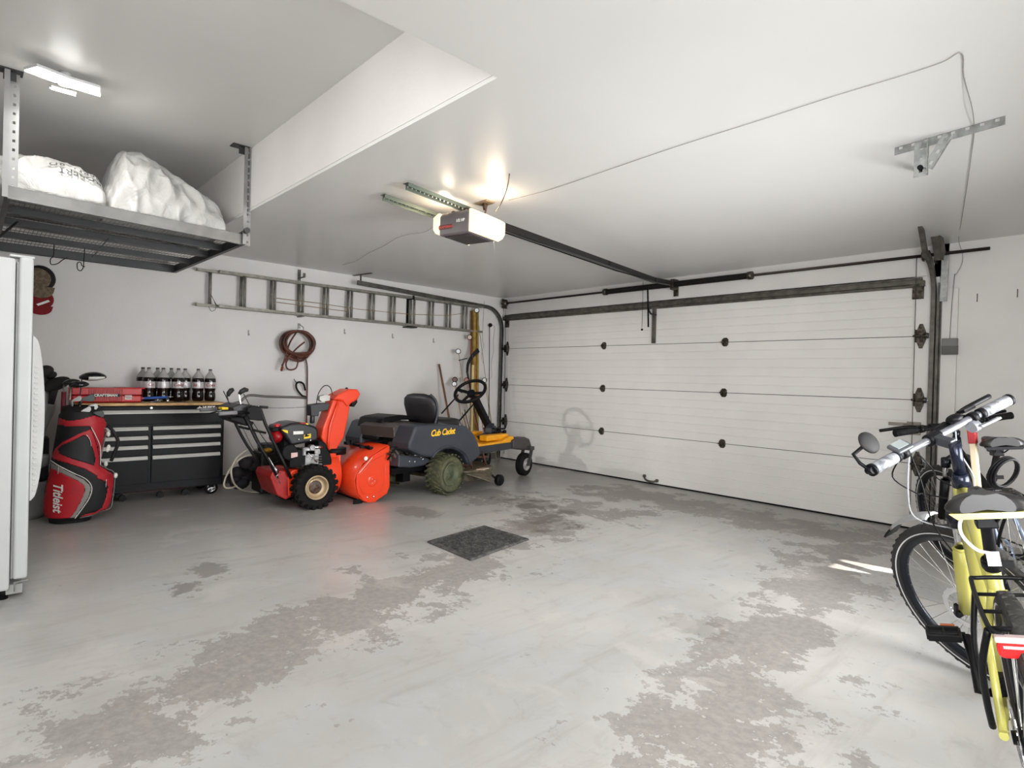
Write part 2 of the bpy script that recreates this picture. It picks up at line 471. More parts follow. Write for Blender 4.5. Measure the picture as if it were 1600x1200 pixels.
def end_hinge(x, z):
    b = MB()
    for s in (-1, 1):
        b.py([(x-.038, z), (x-.038, z+s*.03), (x-.012, z+s*.105), (x+.012, z+s*.105), (x+.038, z+s*.03), (x+.038, z)], -.012, 0)
        b.cyl((x, -.012, z+s*.075), (x, -.02, z+s*.075), .009, n=8)
        b.box((x-.03, -.03, z+s*.02), (.006, .05, .07)); b.box((x+.03, -.03, z+s*.02), (.006, .05, .07))
    b.cyl((x-.05, -.045, z), (x+.06, -.045, z), .010, n=10)
    b.cyl((x+.045 if x > 3 else x-.045, -.045, z), (x+.062 if x > 3 else x-.062, -.045, z), .024, n=14)
    return b.build('end_hinge', hinge_m, door, bev=.0015)
for z in zs[1:4]:
    for x in (1.966, 3.617): hinge(x, z)
    end_hinge(5.40, z); end_hinge(0.125, z)
b = MB(); b.box((5.37, -.012, 2.05), (.085, .012, .12)); b.box((5.37, -.03, 2.12), (.10, .05, .05)); b.build('top_roller_bracket', hinge_m, door, bev=.002)
b = MB(); b.box((.11, -.012, 2.05), (.085, .012, .12)); b.box((.11, -.03, 2.12), (.10, .05, .05)); b.build('top_roller_bracket', hinge_m, door, bev=.002)
# slide lock at the right edge
b = MB(); b.box((5.37, -.012, .875), (.10, .02, .11)); b.box((5.37, -.03, .905), (.10, .018, .02)); b.box((5.37, -.03, .845), (.10, .018, .02)); b.box((5.28, -.035, .905), (.19, .008, .028)); b.cyl((5.30, -.04, .905), (5.45, -.04, .905), .006)
tag(b.build('slide_lock', mat('lock_steel', (140, 134, 124), .4, .7), door, bev=.002), 'pitted steel slide lock')
b = MB()
hx = 2.73
b.tube(smooth_pts([(hx-.09, -.012, .085), (hx-.07, -.03, .06), (hx-.03, -.035, .04), (hx+.05, -.035, .038), (hx+.08, -.02, .05)]), .012)
b.cyl((hx-.09, 0, .085), (hx-.09, -.02, .085), .02); b.cyl((hx+.085, 0, .052), (hx+.085, -.02, .052), .02)
tag(b.build('lift_handle', dgalv, door), 'small lift handle low on the door')

# ---------------------------------------------------------------- door tracks
def channel(path, w=.05, d=.03, inward=(1, 0, 0)):
    """C shaped track swept along a path, open towards 'inward'"""
    inw = Vector(inward); P_ = [Vector(p) for p in path]
    b = MB(); rings = []
    for i, p in enumerate(P_):
        t = (P_[min(i+1, len(P_)-1)]-P_[max(i-1, 0)]).normalized()
        o = t.cross(inw).normalized()
        pr = [(0, -w/2), (0, w/2), (d, w/2), (d, w/2-.012), (.004, w/2-.006), (.004, -w/2+.006), (d, -w/2+.012), (d, -w/2)]
        rings.append([p+inw*a+o*c_ for a, c_ in pr])
    b.loft(rings, smooth=False)
    return b
def track_path(x, x2, yend, zend, zt_=2.33, rad=.32, y0=-.06):
    pts = [(x, y0, 0.02), (x, y0, zt_-rad-.05)]
    for k in range(0, 13):
        a = (PI/2)*k/12
        pts.append((x, y0-rad+rad*math.cos(a), zt_-rad+rad*math.sin(a)))
    pts.append((x2, yend, zend))
    return pts
tl = thing('door_track', 'left roller track curving from the door along the wall behind the ladder', 'track', (0, 0, 0))
channel(track_path(0.035, 0.17, -2.55, 2.33, 2.27), inward=(1, 0, 0)).build('rail', dgalv, tl)
b = MB(); b.box((.022, -.05, 1.05), (.04, .012, 2.05)); b.build('wall_angle', dgalv, tl)
b = MB(); b.cyl((.15, -.04, 0.08), (.15, -.09, 2.33), .003, n=6); b.build('lift_cable', blackm, tl)
b = MB(); b.bar((.17, -2.5, 2.33), (.17, -2.5, 2.44), .035, .004); b.bar((.02, -2.52, 2.435), (.36, -2.46, 2.435), .035, .006); b.build('hanger', dgalv, tl)
tr = thing('door_track', 'right roller track beside the bicycles rising to the perforated bracket', 'track', (0, 0, 0))
RT = track_path(5.51, 5.62, -1.32, 2.715, 2.30)
channel(RT, w=.055, d=.03, inward=(-1, 0, 0)).build('rail', dgalv, tr)
b = MB(); b.box((5.528, -.03, 1.06), (.012, .07, 2.1)); b.box((5.545, -.008, 1.06), (.05, .008, 2.1)); b.build('wall_angle', dgalv, tr)
b = MB(); b.bar((5.56, -.06, 1.95), (5.57, -.08, 2.33), .05, .01, up=(0, 1, 0)); b.build('flag_bracket', galv, tr, bev=.001)
b = MB(); pA = Vector((5.58, -0.186, 2.315)); pB = Vector((5.58, -0.625, 2.771))
b.bar(pA, pB, .012, .085); b.bar(pA+Vector((-.03, 0, -.04)), pB+Vector((-.03, 0, -.04)), .06, .006)
b.build('horizontal_angle', dgalv, tr, bev=.001)
b = MB(); b.cyl((5.37, -.045, 0.08), (5.37, -.09, 2.33), .003, n=6); b.build('lift_cable', dgalv, tr)

def perf(a, b_, w, up, name, parent, m=galv, hole=.007, pitch_=.045, t=.003, flange=True, fside=1):
    """perforated slotted angle built as a strip of cells with square holes"""
    a = Vector(a); b_ = Vector(b_); d = (b_-a); Ln = d.length; d.normalize()
    up = Vector(up); x = d.cross(up).normalized(); z = x.cross(d)   # strip lies in plane (d, x)
    n = max(2, int(Ln/pitch_)); mb = MB(); p = Ln/n
    for k in range(n):
        o = a+d*(k*p)
        h = hole
        us = [0, p/2-h, p/2+h, p]; vs_ = [-w/2, -h*.8, h*.8, w/2]
        for i in range(3):
            for j in range(3):
                if i == 1 and j == 1: continue
                q = [(us[i], vs_[j]), (us[i+1], vs_[j]), (us[i+1], vs_[j+1]), (us[i], vs_[j+1])]
                top = [o+d*u_+x*v_+z*(t/2) for u_, v_ in q]; bot = [o+d*u_+x*v_-z*(t/2) for u_, v_ in q]
                mb.add(top+bot, [(0, 1, 2, 3), (7, 6, 5, 4), (0, 4, 5, 1), (1, 5, 6, 2), (2, 6, 7, 3), (3, 7, 4, 0)])
    if flange:
        mb.bar(a+x*fside*w/2-z*w*.25, b_+x*fside*w/2-z*w*.25, t, w*.5, up=z)
    return mb.build(name, m, parent, fix=False)
h0 = thing('track_hanger', 'pale perforated angle bracket on the ceiling holding the right track end', 'bracket', (0, 0, 0))
A0 = Vector((5.826, -2.554, 2.43)); A1 = Vector((6.274, -2.634, 2.43)); Am = Vector((5.912, -2.403, 2.43))
E0 = Vector((5.62, -1.32, 2.715))
perf(A0, A1, .06, (0, 1, 0), 'ceiling_angle', h0, pitch_=.055, hole=.009)
mid = A0.lerp(A1, .27)
low = Vector((mid.x, mid.y, mid.z-.17))
perf(mid, low, .06, (0, 1, 0.0), 'drop_angle', h0, pitch_=.045, hole=.009)
perf(A0.lerp(A1, .52), low+Vector((.03, -.01, .03)), .045, (0, 1, 0.0), 'brace', h0, pitch_=.05, hole=.009)
b = MB(); b.bar(E0, low+Vector((0, .01, .02)), .04, .004); b.cyl(low+Vector((0, -.02, .04)), low+Vector((0, .02, .04)), .012); b.build('bolt', blackm, h0)

# torsion shaft and spring
ts = thing('torsion_spring_assembly', 'long dark torsion shaft with sleeved spring above the garage door', 'door spring', (0, 0, 0))
zr = 2.345; yr = -.085
b = MB(); b.cyl((.06, yr, zr), (5.86, yr, zr), .0135, n=12); b.build('shaft', mat('oily_shaft', (48, 40, 34), .5, .5), ts)
b = MB(); pts = []; prof = []
x0_, x1_ = 2.04, 3.90
for i in range(int((x1_-x0_)/.012)):
    xx = x0_+i*.012
    prof += [(.030, xx), (.034, xx+.006)]
b.lathe(prof, (0, yr, zr), (1, 0, 0), n=14)
b.build('spring', mat('black_spring', (36, 33, 31), .45, .5), ts)
for xx in (2.03, 3.91):
    b = MB(); b.cyl((xx-.02, yr, zr), (xx+.025, yr, zr), .042, n=16); b.build('spring_cone', hinge_m, ts)
b = MB(); b.box((3.0, -.05, zr), (.05, .1, .12)); b.box((3.0, -.01, zr-.06), (.06, .015, .14)); b.cyl((2.98, yr, zr), (3.03, yr, zr), .045); b.build('anchor_bracket', hinge_m, ts, bev=.003)
for xx in (.14, 5.44):
    b = MB(); b.lathe([(.014, -.03), (.045, -.03), (.05, -.02), (.038, -.015), (.042, .02), (.014, .03)], (xx, yr, zr), (1, 0, 0), n=20); b.build('cable_drum', hinge_m, ts)
for xx in (.08, 5.50):
    b = MB(); b.box((xx, -.05, zr), (.01, .098, .14)); b.build('end_bearing_plate', hinge_m, ts)

# control box with conduit, wires
cb = thing('wall_control_box', 'small grey safety sensor box on the door jamb beside the right track', 'control box', (5.612, 0.0, 1.579))
b = MB(); b.box((0, -.045, .03), (.105, .04, .065)); b.build('cover', mat('box_grey', (112, 110, 106), .5), cb, bev=.004)
b = MB(); b.box((0, -.044, -.035), (.11, .038, .075)); b.build('body', mat('box_dark', (84, 82, 78), .5), cb, bev=.004)
wire_m = mat('grey_wire', (142, 139, 134), .6)
WH = [(5.628, -0.03, 2.176), (5.616, -0.03, 1.954), (5.607, -0.03, 1.636)]
b = MB(); b.tube(smooth_pts(WH, 4), .003, 5)
tag(b.build('low_voltage_wire', wire_m), 'thin wire running down the jamb to the small sensor box', 'wire')
cw = [(3.712, -3.297, 2.435), (4.083, -3.272, 2.435), (4.62, -3.305, 2.435), (5.051, -3.332, 2.435), (5.46, -3.339, 2.435), (5.797, -3.351, 2.435), (6.03, -3.346, 2.435), (6.177, -3.353, 2.435), (6.244, -3.379, 2.435), (6.216, -3.172, 2.435), (6.193, -2.863, 2.42), (6.148, -2.542, 2.435), (6.086, -2.222, 2.435), (5.972, -1.648, 2.435), (5.812, -0.865, 2.435), (5.666, -0.142, 2.435)]
cw2 = [(5.677, -0.04, 2.326), (5.671, -0.04, 2.238), (5.632, -0.03, 2.165)]
b = MB(); b.tube(smooth_pts(cw+cw2, 5), .0020, 5)
tag(b.build('ceiling_wire', wire_m), 'thin bell wire stapled across the ceiling from the opener to the right track', 'wire')
cw = [(2.852, -3.284, 2.43), (2.558, -3.192, 2.43), (2.377, -3.234, 2.43), (2.169, -3.232, 2.43), (1.808, -3.148, 2.43), (1.374, -3.074, 2.43), (0.911, -2.962, 2.43), (0.588, -2.955, 2.43)]
b = MB(); b.tube(smooth_pts(cw, 5), .0018, 5)
tag(b.build('ceiling_wire', wire_m), 'thin pale wire sagging across the ceiling left of the opener', 'wire')
for pt, lab in (((5.776, 0.0, 1.971), 'tiny nail left in the wall right of the sensor box'), ((6.026, 0.0, 1.985), 'tiny nail in the wall near the right edge of view')):
    b = MB()
    for dz in (.03, -.03): b.cyl(Vector(pt)+Vector((0, .002, dz)), Vector(pt)+Vector((0, -.015, dz-.004)), .003, n=6)
    b.box(Vector(pt)+Vector((0, -.001, 0)), (.006, .002, .06))
    tag(b.build('wall_nail', rust), lab, 'nail')

# ---------------------------------------------------------------- garage door opener
op = thing('garage_door_opener', 'glowing ceiling mounted garage door opener with long black rail', 'door opener', (3.56, -3.53, 2.15), (0, 0, R(14)))
grey_pl = mat('opener_grey', (98, 92, 92), 0.35)
b = MB(); b.px([(-.15, .0), (.15, .0), (.15, .13), (.10, .16), (-.12, .16), (-.15, .13)], -.125, .125)
b.build('motor_housing', grey_pl, op, bev=.012)
b = MB(); b.box((0, 0, -.002), (.20, .24, .006)); b.build('bottom_cover', mat('opener_bottom', (52, 48, 48), .4), op, bev=.002)
lens = mat('lamp_lens', (255, 236, 205), 0.35, emit=(255, 222, 176), estr=.62)
for s in (-1, 1):
    b = MB()
    pr = [(s*.122, .005), (s*.16, .02), (s*.182, .05), (s*.182, .13), (s*.14, .155), (s*.122, .155)]
    b.py(pr, -.15, .19)
    b.build('light_lens', lens, op, bev=.006)
text_mesh('CRAFTSMAN', .022, frame_M((-.07, -.1515, .055), (1, 0, 0), (0, 0, 1)), 'lettering', mat('opener_red', (190, 70, 60), .4), op, bold=.0006)
b = MB(); b.box((-.07, -.1505, .055), (.11, .002, .03)); b.build('nameplate', mat('opener_plate', (90, 50, 48), .4), op)
text_mesh('1/2 HP', .026, frame_M((.055, -.1515, .085), (1, 0, 0), (0, 0, 1)), 'lettering', labelw, op, bold=.0008)
hk = mat('dark_rail_steel', (44, 41, 40), 0.4, 0.5)
Mi = Matrix.Translation((3.56, -3.53, 2.15)) @ Matrix.Rotation(R(14), 4, 'Z')
Minv = Mi.inverted()
def loc(p): return Minv @ Vector(p)
b = MB()
rA = (3.53, -3.50, 2.335); rB = (3.042, -0.523, 2.335)
b.bar(loc(rA), loc(rB), .032, .045); b.bar(loc((rA[0]-.0, rA[1]+.1, 2.305)), loc((rB[0], rB[1], 2.305)), .05, .004)
b.build('rail', hk, op, bev=.002)
b = MB(); b.tube([loc((3.44, -3.1, 2.30)), loc((3.33, -2.2, 2.285)), loc((3.2, -1.4, 2.285)), loc((3.08, -.62, 2.31))], .006, 6); b.build('chain', blackm, op)
b = MB(); b.box(loc((3.19, -1.5, 2.33)), (.05, .14, .05)); b.build('trolley', blackm, op, bev=.004)
b = MB(); b.bar(loc((rB[0], rB[1], 2.33)), loc((2.99, -.01, 2.36)), .05, .05); b.build('header_bracket', hk, op, bev=.003)
b = MB()
aT = Vector((2.843, -0.35, 2.3)); aB = Vector((2.867, -0.35, 1.84))
b.bar(loc(aT), loc(aB), .018, .006); b.tube([loc(p) for p in smooth_pts([(2.825, -0.3, 2.058), (2.794, -0.2, 2.011), (2.751, -0.03, 2.015)], 5)], .011, 8)
b.build('door_arm', blackm, op)
b = MB(); b.tube([loc(p) for p in [(2.884, -0.5, 2.333), (2.886, -0.5, 2.048), (2.885, -0.5, 1.82)]], .0025, 5); b.ell(loc((2.886, -0.5, 1.798)), (.013, .013, .013), 10, 8)
b.build('release_cord', blackm, op)
hg = mat('perforated_angle_green', (112, 124, 116), 0.4, 0.7)
for a_, e_ in (((3.514, -4.0, 2.425), (3.424, -3.302, 2.4)), ((3.195, -3.978, 2.425), (3.131, -3.359, 2.4))):
    perf(loc(a_), loc(e_), .05, (0, 0, 1), 'hanger_angle', op, hg, hole=.006, pitch_=.035, fside=1)
    # vertical web with its own holes, faces the camera side
    perf(loc(a_)+Vector((.0, 0, -.02)), loc(e_)+Vector((.0, 0, -.02)), .045, (1, 0, 0), 'hanger_angle', op, hg, hole=.006, pitch_=.035, flange=False)
b = MB(); b.tube([loc(p) for p in smooth_pts([(3.568, -3.394, 2.42), (3.594, -3.402, 2.36), (3.665, -3.5, 2.3), (3.677, -3.564, 2.28), (3.607, -3.564, 2.31), (3.533, -3.55, 2.34)], 6)], .006, 8)
b.tube([loc(p) for p in smooth_pts([(3.477, -3.518, 2.34), (3.48, -3.493, 2.38), (3.547, -3.506, 2.36), (3.551, -3.52, 2.33), (3.477, -3.507, 2.36), (3.412, -3.502, 2.36), (3.496, -3.609, 2.33), (3.446, -3.593, 2.33)], 6)], .006, 8)
b.tube([loc(p) for p in smooth_pts([(3.495, -3.532, 2.36), (3.55, -3.601, 2.3), (3.512, -3.57, 2.27)], 6)], .003, 6)
b.build('power_cord', mat('brown_cord', (60, 44, 34), .5), op)
b = MB(); b.tube([loc(p) for p in [(3.528, -3.269, 2.2), (3.511, -3.247, 2.17), (3.491, -3.223, 2.14)]], .0015, 5); b.build('pull_string', labelw, op)
ou = thing('ceiling_outlet', 'small outlet box in the ceiling feeding the opener cord', 'outlet', (3.543, -3.368, 2.44))
b = MB(); b.box((0, 0, -.006), (.12, .08, .012)); b.build('cover_plate', mat('outlet_plate', (120, 104, 82), .5), ou, bev=.002)
b = MB(); b.cyl((0, 0, -.01), (0, 0, -.055), .02, .012); b.build('plug', mat('brown_plug', (62, 46, 36), .5), ou)
b = MB(); b.tube(smooth_pts([(4.097, -3.645, 2.435), (3.964, -3.543, 2.4), (3.905, -3.532, 2.33), (3.755, -3.453, 2.31)], 5), .0035, 6)
tag(b.build('antenna_wire', mat('antenna', (86, 72, 60), .5)), 'dark antenna wire rising from the opener to the ceiling', 'wire')
# bulbs behind the lenses light the ceiling
for s in (-1, 1):
    p = Mi @ Vector((s*.21, .02, .20))
    point('opener_bulb', p, 3.0, (1.0, 0.80, 0.58), .05)

# ---------------------------------------------------------------- three-panel LED ceiling lamp
lc = Vector((2.382, -5.621, 2.865))
led = thing('led_ceiling_lamp', 'three winged LED lamp shining on the raised ceiling', 'lamp', lc)
b = MB(); b.cyl((0, 0, 0), (0, 0, .058), .025, .03); b.cyl((0, 0, -.012), (0, 0, .02), .035, n=20); b.build('hub', whitem, led)
ledm = mat('led_panel', (255, 255, 250), 0.4, emit=(255, 252, 244), estr=5)
for k, pp in enumerate([(2.425, -5.71, 2.865), (2.396, -5.534, 2.865), (2.24, -5.619, 2.865)]):
    d = Vector(pp)-lc
    ang = math.atan2(d.y, d.x)
    Mx = Matrix.Translation(d) @ Matrix.Rotation(ang, 4, 'Z') @ Matrix.Rotation(R((4, 4, -22)[k]), 4, 'Y')
    b = MB(); b.box((0, 0, .012), (.165, .12, .016)); b.xf(Mx); b.build('wing', whitem, led, bev=.003)
    b = MB(); b.box((0, 0, 0), (.16, .115, .008)); b.xf(Mx); b.build('led_panel', ledm, led)
point('led_lamp_glow', (lc.x, lc.y, lc.z-.05), 1.4, (1, .99, .96), .08)
area('led_lamp_light', (lc.x, lc.y, lc.z-.06), (lc.x-.2, lc.y+1.2, 0), .25, 9, (1, .99, .96))

# ---------------------------------------------------------------- ceiling storage rack
zb = 2.18; BH = .075
FR = Vector((1.99, -4.475, zb)); FL = Vector((2.175, -5.86, zb)); BR = Vector((.06, -4.50, zb)); BL = Vector((.06, -5.86, zb))
rack = thing('storage_rack', 'grey steel ceiling storage rack with wire deck above the fridge', 'rack', (0, 0, 0))
rk_light = mat('rack_light_steel', (134, 133, 131), 0.45, 0.5, var=.12, scale=8)
rk_dark = mat('rack_dark_steel', (66, 67, 68), 0.45, 0.4)
U = Vector((0, 0, BH/2))
for f, m_ in ((0.0, rk_light), (.26, rk_dark), (.46, rk_dark), (.72, rk_dark), (1.0, rk_dark)):
    a_ = FR.lerp(BR, f); e_ = FL.lerp(BL, f)
    b = MB()
    if f in (0.0, 1.0):
        b.bar(a_+U, e_+U, .004, BH); b.bar(a_+Vector((-.012 if f == 0 else .012, 0, .004)), e_+Vector((-.012 if f == 0 else .012, 0, .004)), .03, .004); b.bar(a_+Vector((-.012, 0, BH)), e_+Vector((-.012, 0, BH)), .03, .004)
    else:
        b.bar(a_+Vector((0, 0, BH*.62)), e_+Vector((0, 0, BH*.62)), .05 if f != .46 else .09, BH*.6)
    b.build('beam', m_, rack, bev=.001)
for a_, e_ in ((FR, BR), (FL, BL)):
    b = MB(); b.bar(a_+U, e_+U, .004, BH); b.bar(a_+Vector((0, 0, .003)), e_+Vector((0, 0, .003)), .03, .004); b.build('side_beam', rk_dark, rack, bev=.001)
b = MB()
nw = 52
for k in range(nw+1):
    t = k/nw; a_ = FR.lerp(FL, t); e_ = BR.lerp(BL, t); z_ = Vector((0, 0, BH+.004))
    b.tube([a_+z_, e_+z_], .0022, 4)
nl = 16
for k in range(nl+1):
    t = k/nl; a_ = FR.lerp(BR, t); e_ = FL.lerp(BL, t); z_ = Vector((0, 0, BH+.0))
    b.tube([a_+z_, e_+z_], .0028, 4)
tag(b.build('wire_deck', mat('deck_wire', (150, 149, 145), .4, .6), rack), kind='stuff')
for (c_, zz, mm) in ((FR+Vector((.005, .01, 0)), HU, rk_light), (FL+Vector((.01, 0, 0)), HU, mat('rack_post_bright', (150, 150, 149), .45, .5)), (BR, HU, rk_light), (BL, HU, rk_light)):
    if c_.x < 1: continue
    top = Vector((c_.x, c_.y, zz))
    perf(top, c_+Vector((0, 0, .0)), .05, (0, 1, 0), 'post', rack, mm, hole=.008, pitch_=.05)
    perf(top+Vector((-.024, .024, 0)), c_+Vector((-.024, .024, 0)), .045, (1, 0, 0), 'post', rack, mm, hole=.008, pitch_=.05, flange=False)
    b = MB(); b.box((c_.x-.01, c_.y-.05 if c_.y > -5 else c_.y, zz-.004), (.09, .12, .006)); b.box((c_.x-.0, c_.y-.03 if c_.y > -5 else c_.y, zz-.03), (.004, .06, .06)); b.build('ceiling_plate', rk_dark, rack, bev=.001)
b = MB(); pe = FR+Vector((0, 0, BH+.0))
b.cyl(pe+Vector((-.1, 0, .01)), pe+Vector((.07, .0, .02)), .016); b.cyl(pe+Vector((.06, 0, .02)), pe+Vector((.085, 0, .021)), .022)
b.build('tube_end', rk_dark, rack)
b = MB()
for y_ in (-5.78, -5.25): b.bar((1.5 if y_ < -5.5 else 1.4, y_, zb+.0), (1.72 if y_ < -5.5 else 1.42, y_-.1, zb-.16), .018, .004)
b.build('hanging_strap', rk_dark, rack)
def hook_wire(name, pts, lab):
    b = MB(); b.tube(smooth_pts(pts, 6), .0035, 6); return tag(b.build(name, blackm), lab, 'hook')
hook_wire('wire_hook', [(.62, -5.508, 2.235)]+[(0.62, -5.508, 2.121), (0.62, -5.528, 2.081), (0.62, -5.523, 2.04), (0.62, -5.482, 2.052), (0.62, -5.449, 2.088), (0.62, -5.415, 2.115)], 'bent wire hook hanging under the rack nearer the caps')
hook_wire('wire_hook', [(.62, -5.304, 2.235)]+[(0.62, -5.304, 2.176), (0.62, -5.307, 2.1), (0.62, -5.31, 2.046), (0.62, -5.327, 2.016), (0.62, -5.349, 2.029), (0.62, -5.35, 2.077), (0.62, -5.328, 2.086), (0.62, -5.319, 2.06), (0.62, -5.297, 2.053)], 'curled wire hook hanging under the rack farther from the caps')

# ---------------------------------------------------------------- plastic tyre bags on the rack
bag_m = bpy.data.materials.new('white_plastic_bag'); bag_m.use_nodes = True
_b = bag_m.node_tree.nodes['Principled BSDF']; _b.inputs['Base Color'].default_value = rgb((176, 175, 172)); _b.inputs['Roughness'].default_value = .3
_b.inputs['Subsurface Weight'].default_value = 0.0
_nt = bag_m.node_tree; _tc = _nt.nodes.new('ShaderNodeTexCoord'); _vo = _nt.nodes.new('ShaderNodeTexNoise'); _vo.inputs['Scale'].default_value = 9; _vo.inputs['Detail'].default_value = 4; _vo.inputs['Distortion'].default_value = 1.2
_bp = _nt.nodes.new('ShaderNodeBump'); _bp.inputs['Strength'].default_value = .5; _bp.inputs['Distance'].default_value = .03
_nt.links.new(_tc.outputs['Object'], _vo.inputs['Vector']); _nt.links.new(_vo.outputs['Fac'], _bp.inputs['Height']); _nt.links.new(_bp.outputs[0], _b.inputs['Normal'])
def crease(p, sc):
    n1_ = 1-abs(noise.noise(Vector((p.x*sc, p.y*sc*1.0, p.z*sc*.55))))*2.4
    n2_ = 1-abs(noise.noise(Vector((p.x*sc*2.3+7, p.y*sc*2.3, p.z*sc*1.1))))*2.4
    return n1_*.65+n2_*.35
def bag_fn(prof, xc, hw, zbase, xshift=0.0, amp=.018, sc=6.0):
    ys = [p[0] for p in prof]
    def hgt(y):
        for i in range(len(prof)-1):
            if ys[i] <= y <= ys[i+1]:
                t = (y-ys[i])/(ys[i+1]-ys[i]); t = t*t*(3-2*t)*.5+t*.5
                return prof[i][1]*(1-t)+prof[i+1][1]*t
        return prof[0][1] if y < ys[0] else prof[-1][1]
    def f(y, a, push=0.0):   # a 0..pi, 0 = front (+x) bottom
        h = max(.01, hgt(y)-zbase)
        w = hw*min(1.0, (h/.22)**.6)
        ca, sa = math.cos(a), math.sin(a)
        p = Vector((xc+w*math.copysign(abs(ca)**.75, ca)+xshift*sa, y, zbase+h*abs(sa)**.8))
        n_ = Vector((ca, 0, sa+.2)).normalized()
        return p+n_*(amp*crease(p, sc)*min(1, h/.15)-amp*.5+push)
    return f
def build_bag(name, f, y0, y1, lab):
    NY, NA = 110, 70; rings = []
    for i in range(NY+1):
        y = y0+(y1-y0)*i/NY
        rings.append([f(y, PI*k/NA) for k in range(NA+1)])
    b = MB(); b.loft(rings, True, True)
    return tag(b.build(name, bag_m), lab, 'bag')
zk = zb+BH+.012
fR = bag_fn([(-5.45, zk), (-5.42, zk+.07), (-5.35, zk+.13), (-5.31, zk+.24)]+[(-5.283, 2.647), (-5.246, 2.744), (-5.207, 2.788), (-5.128, 2.801), (-5.011, 2.752), (-4.882, 2.689), (-4.747, 2.619), (-4.644, 2.542), (-4.557, 2.448)]+[(-4.57, 2.30), (-4.535, zk)], 1.45, .50, zk, amp=.05, sc=5)
build_bag('tyre_bag', fR, -5.45, -4.54, 'tall crumpled white plastic bag on the right half of the rack')
fL = bag_fn([(-5.98, 2.50)]+[(-5.883, 2.529), (-5.789, 2.555), (-5.642, 2.566), (-5.521, 2.555), (-5.414, 2.526)]+[(-5.36, 2.46), (-5.34, zk+.05), (-5.33, zk)], 1.62, .44, zk, amp=.04, sc=5)
build_bag('tyre_bag', fL, -5.98, -5.335, 'lower white plastic bag with upside-down lettering left on the rack')
def bagtext(co, base_y, a0, k=1.0):
    # x of the text runs towards -y (upside down), y of the text runs down the front face
    y = base_y-co.x
    a = a0+co.y*-2.0
    return fL(y, max(0.02, min(PI, PI-a if False else a)), .012)
bt = bpy.data.objects.get('tyre_bag.001') or bpy.data.objects['tyre_bag']
ink = mat('grey_ink', (92, 92, 92), .5)
def bt1(co): return fL(-5.42+(-co.x), 1.05-(-co.y)*3.6*-1*-1, .012)
text_mesh('ROBERT', .062, None, 'lettering', ink, bt, bold=.0008, mapf=lambda co: fL(-5.50-co.x, .50+(-co.y)*3.0, .022))
text_mesh('BERNARD', .062, None, 'lettering', ink, bt, bold=.0008, mapf=lambda co: fL(-5.52-co.x, .72+(-co.y)*3.0, .022))

# ---------------------------------------------------------------- fridge
fx, fy = 2.80, -5.768
fr = thing('refrigerator', 'tall white refrigerator cut by the left edge of view', 'refrigerator', (fx-.36, fy-.36, 0))
def fl(x, y, z): return (x-(fx-.36), y-(fy-.36), z)
b = MB(); b.box(fl(fx-.36, fy-.075-.34, .90), (.72, .68, 1.70)); b.build('cabinet', whitem, fr, bev=.012)
b = MB(); b.box(fl(fx-.36, fy-.0325, .93), (.715, .058, 1.66)); b.build('door', mat('fridge_door_enamel', (205, 208, 208), .35, var=.02), fr, bev=.012, seg=3)
b = MB(); b.box(fl(fx-.36, fy-.066, .92), (.69, .010, 1.63)); b.build('gasket', mat('gasket_grey', (150, 151, 149), .7), fr)
b = MB()
hp = []
for k in range(0, 41):
    t = k/40; z = 1.36-.86*t
    hp.append((fy+.004+.05*min(1, math.sin(PI*min(1, t*1.0))**.45 if 0 < t < 1 else 0), z))
prof = hp+[(fy-.002, .50), (fy-.002, 1.36)]
b.px([(p[0]-(fy-.36), p[1]) for p in prof], .36-.055, .36-.012)
hd = b.build('handle', white, fr, bev=.004)
b = MB()
for k in range(24):
    z = 1.20-k*.028
    b.box((.36-.012, fy+.016-(fy-.36), z), (.012, .016, .012))
b.build('grip_rib', white, hd, bev=.002)
b = MB(); b.box(fl(fx-.36, fy-.07, .045), (.66, .10, .05)); b.build('toe_grille', mat('grille', (176, 177, 174), .5), fr, bev=.004)
b = MB()
for xx in (fx-.05, fx-.67):
    for yy in (fy-.10, fy-.66): b.cyl(fl(xx, yy, 0), fl(xx, yy, .06), .024)
b.build('levelling_foot', blackm, fr)
b = MB(); b.bar(fl(fx-.0, fy-.055, .088), fl(fx-.0, fy+.0, .094), .01, .006); b.box(fl(fx-.001, fy-.055, .066), (.01, .006, .05)); b.build('bottom_hinge', galv, fr)
b = MB(); b.box(fl(fx-.05, fy-.05, 1.764), (.08, .10, .012)); b.build('top_hinge_cover', whitem, fr, bev=.004)

# ---------------------------------------------------------------- caps on the wall
def cap(name, c_, crown, panel, brimc, lab, stripe=None, sc=1.0):
    t = thing(name, lab, 'cap', c_, (0, 0, 0))
    b = MB(); rings = []
    for i in range(9):
        a = PI/2*i/8
        rings.append([Vector((.115*math.sin(a)*1.0+.01, .088*sc*math.cos(2*PI*k/24)*(1.0-.35*(1-math.cos(a))*0)*math.cos(PI/2-a if a > .2 else PI/2-.2)**.3, 0)) for k in range(24)])
    b = MB(); b.ell((.055, 0, 0), (.06, .095*sc, .115), 24, 14)
    b.build('crown', crown, t)
    b = MB(); b.ell((.075, -.012, -.005), (.055, .082*sc, .095), 24, 14)
    b.build('front_panel', panel, t)
    b = MB(); rings = []
    for k in range(13):
        a = -PI/2+PI*k/12
        p = Vector((.085+.02*math.cos(a), .088*sc*math.sin(a)-.0, -.075)); q = Vector((.10+.02*math.cos(a), .082*sc*math.sin(a), -.10-.075*math.cos(a)))
        rings.append([p, q, q+Vector((-.006, 0, -.003)), p+Vector((-.008, 0, -.003))])
    b.loft(rings, False); b.build('brim', brimc, t)
    return t
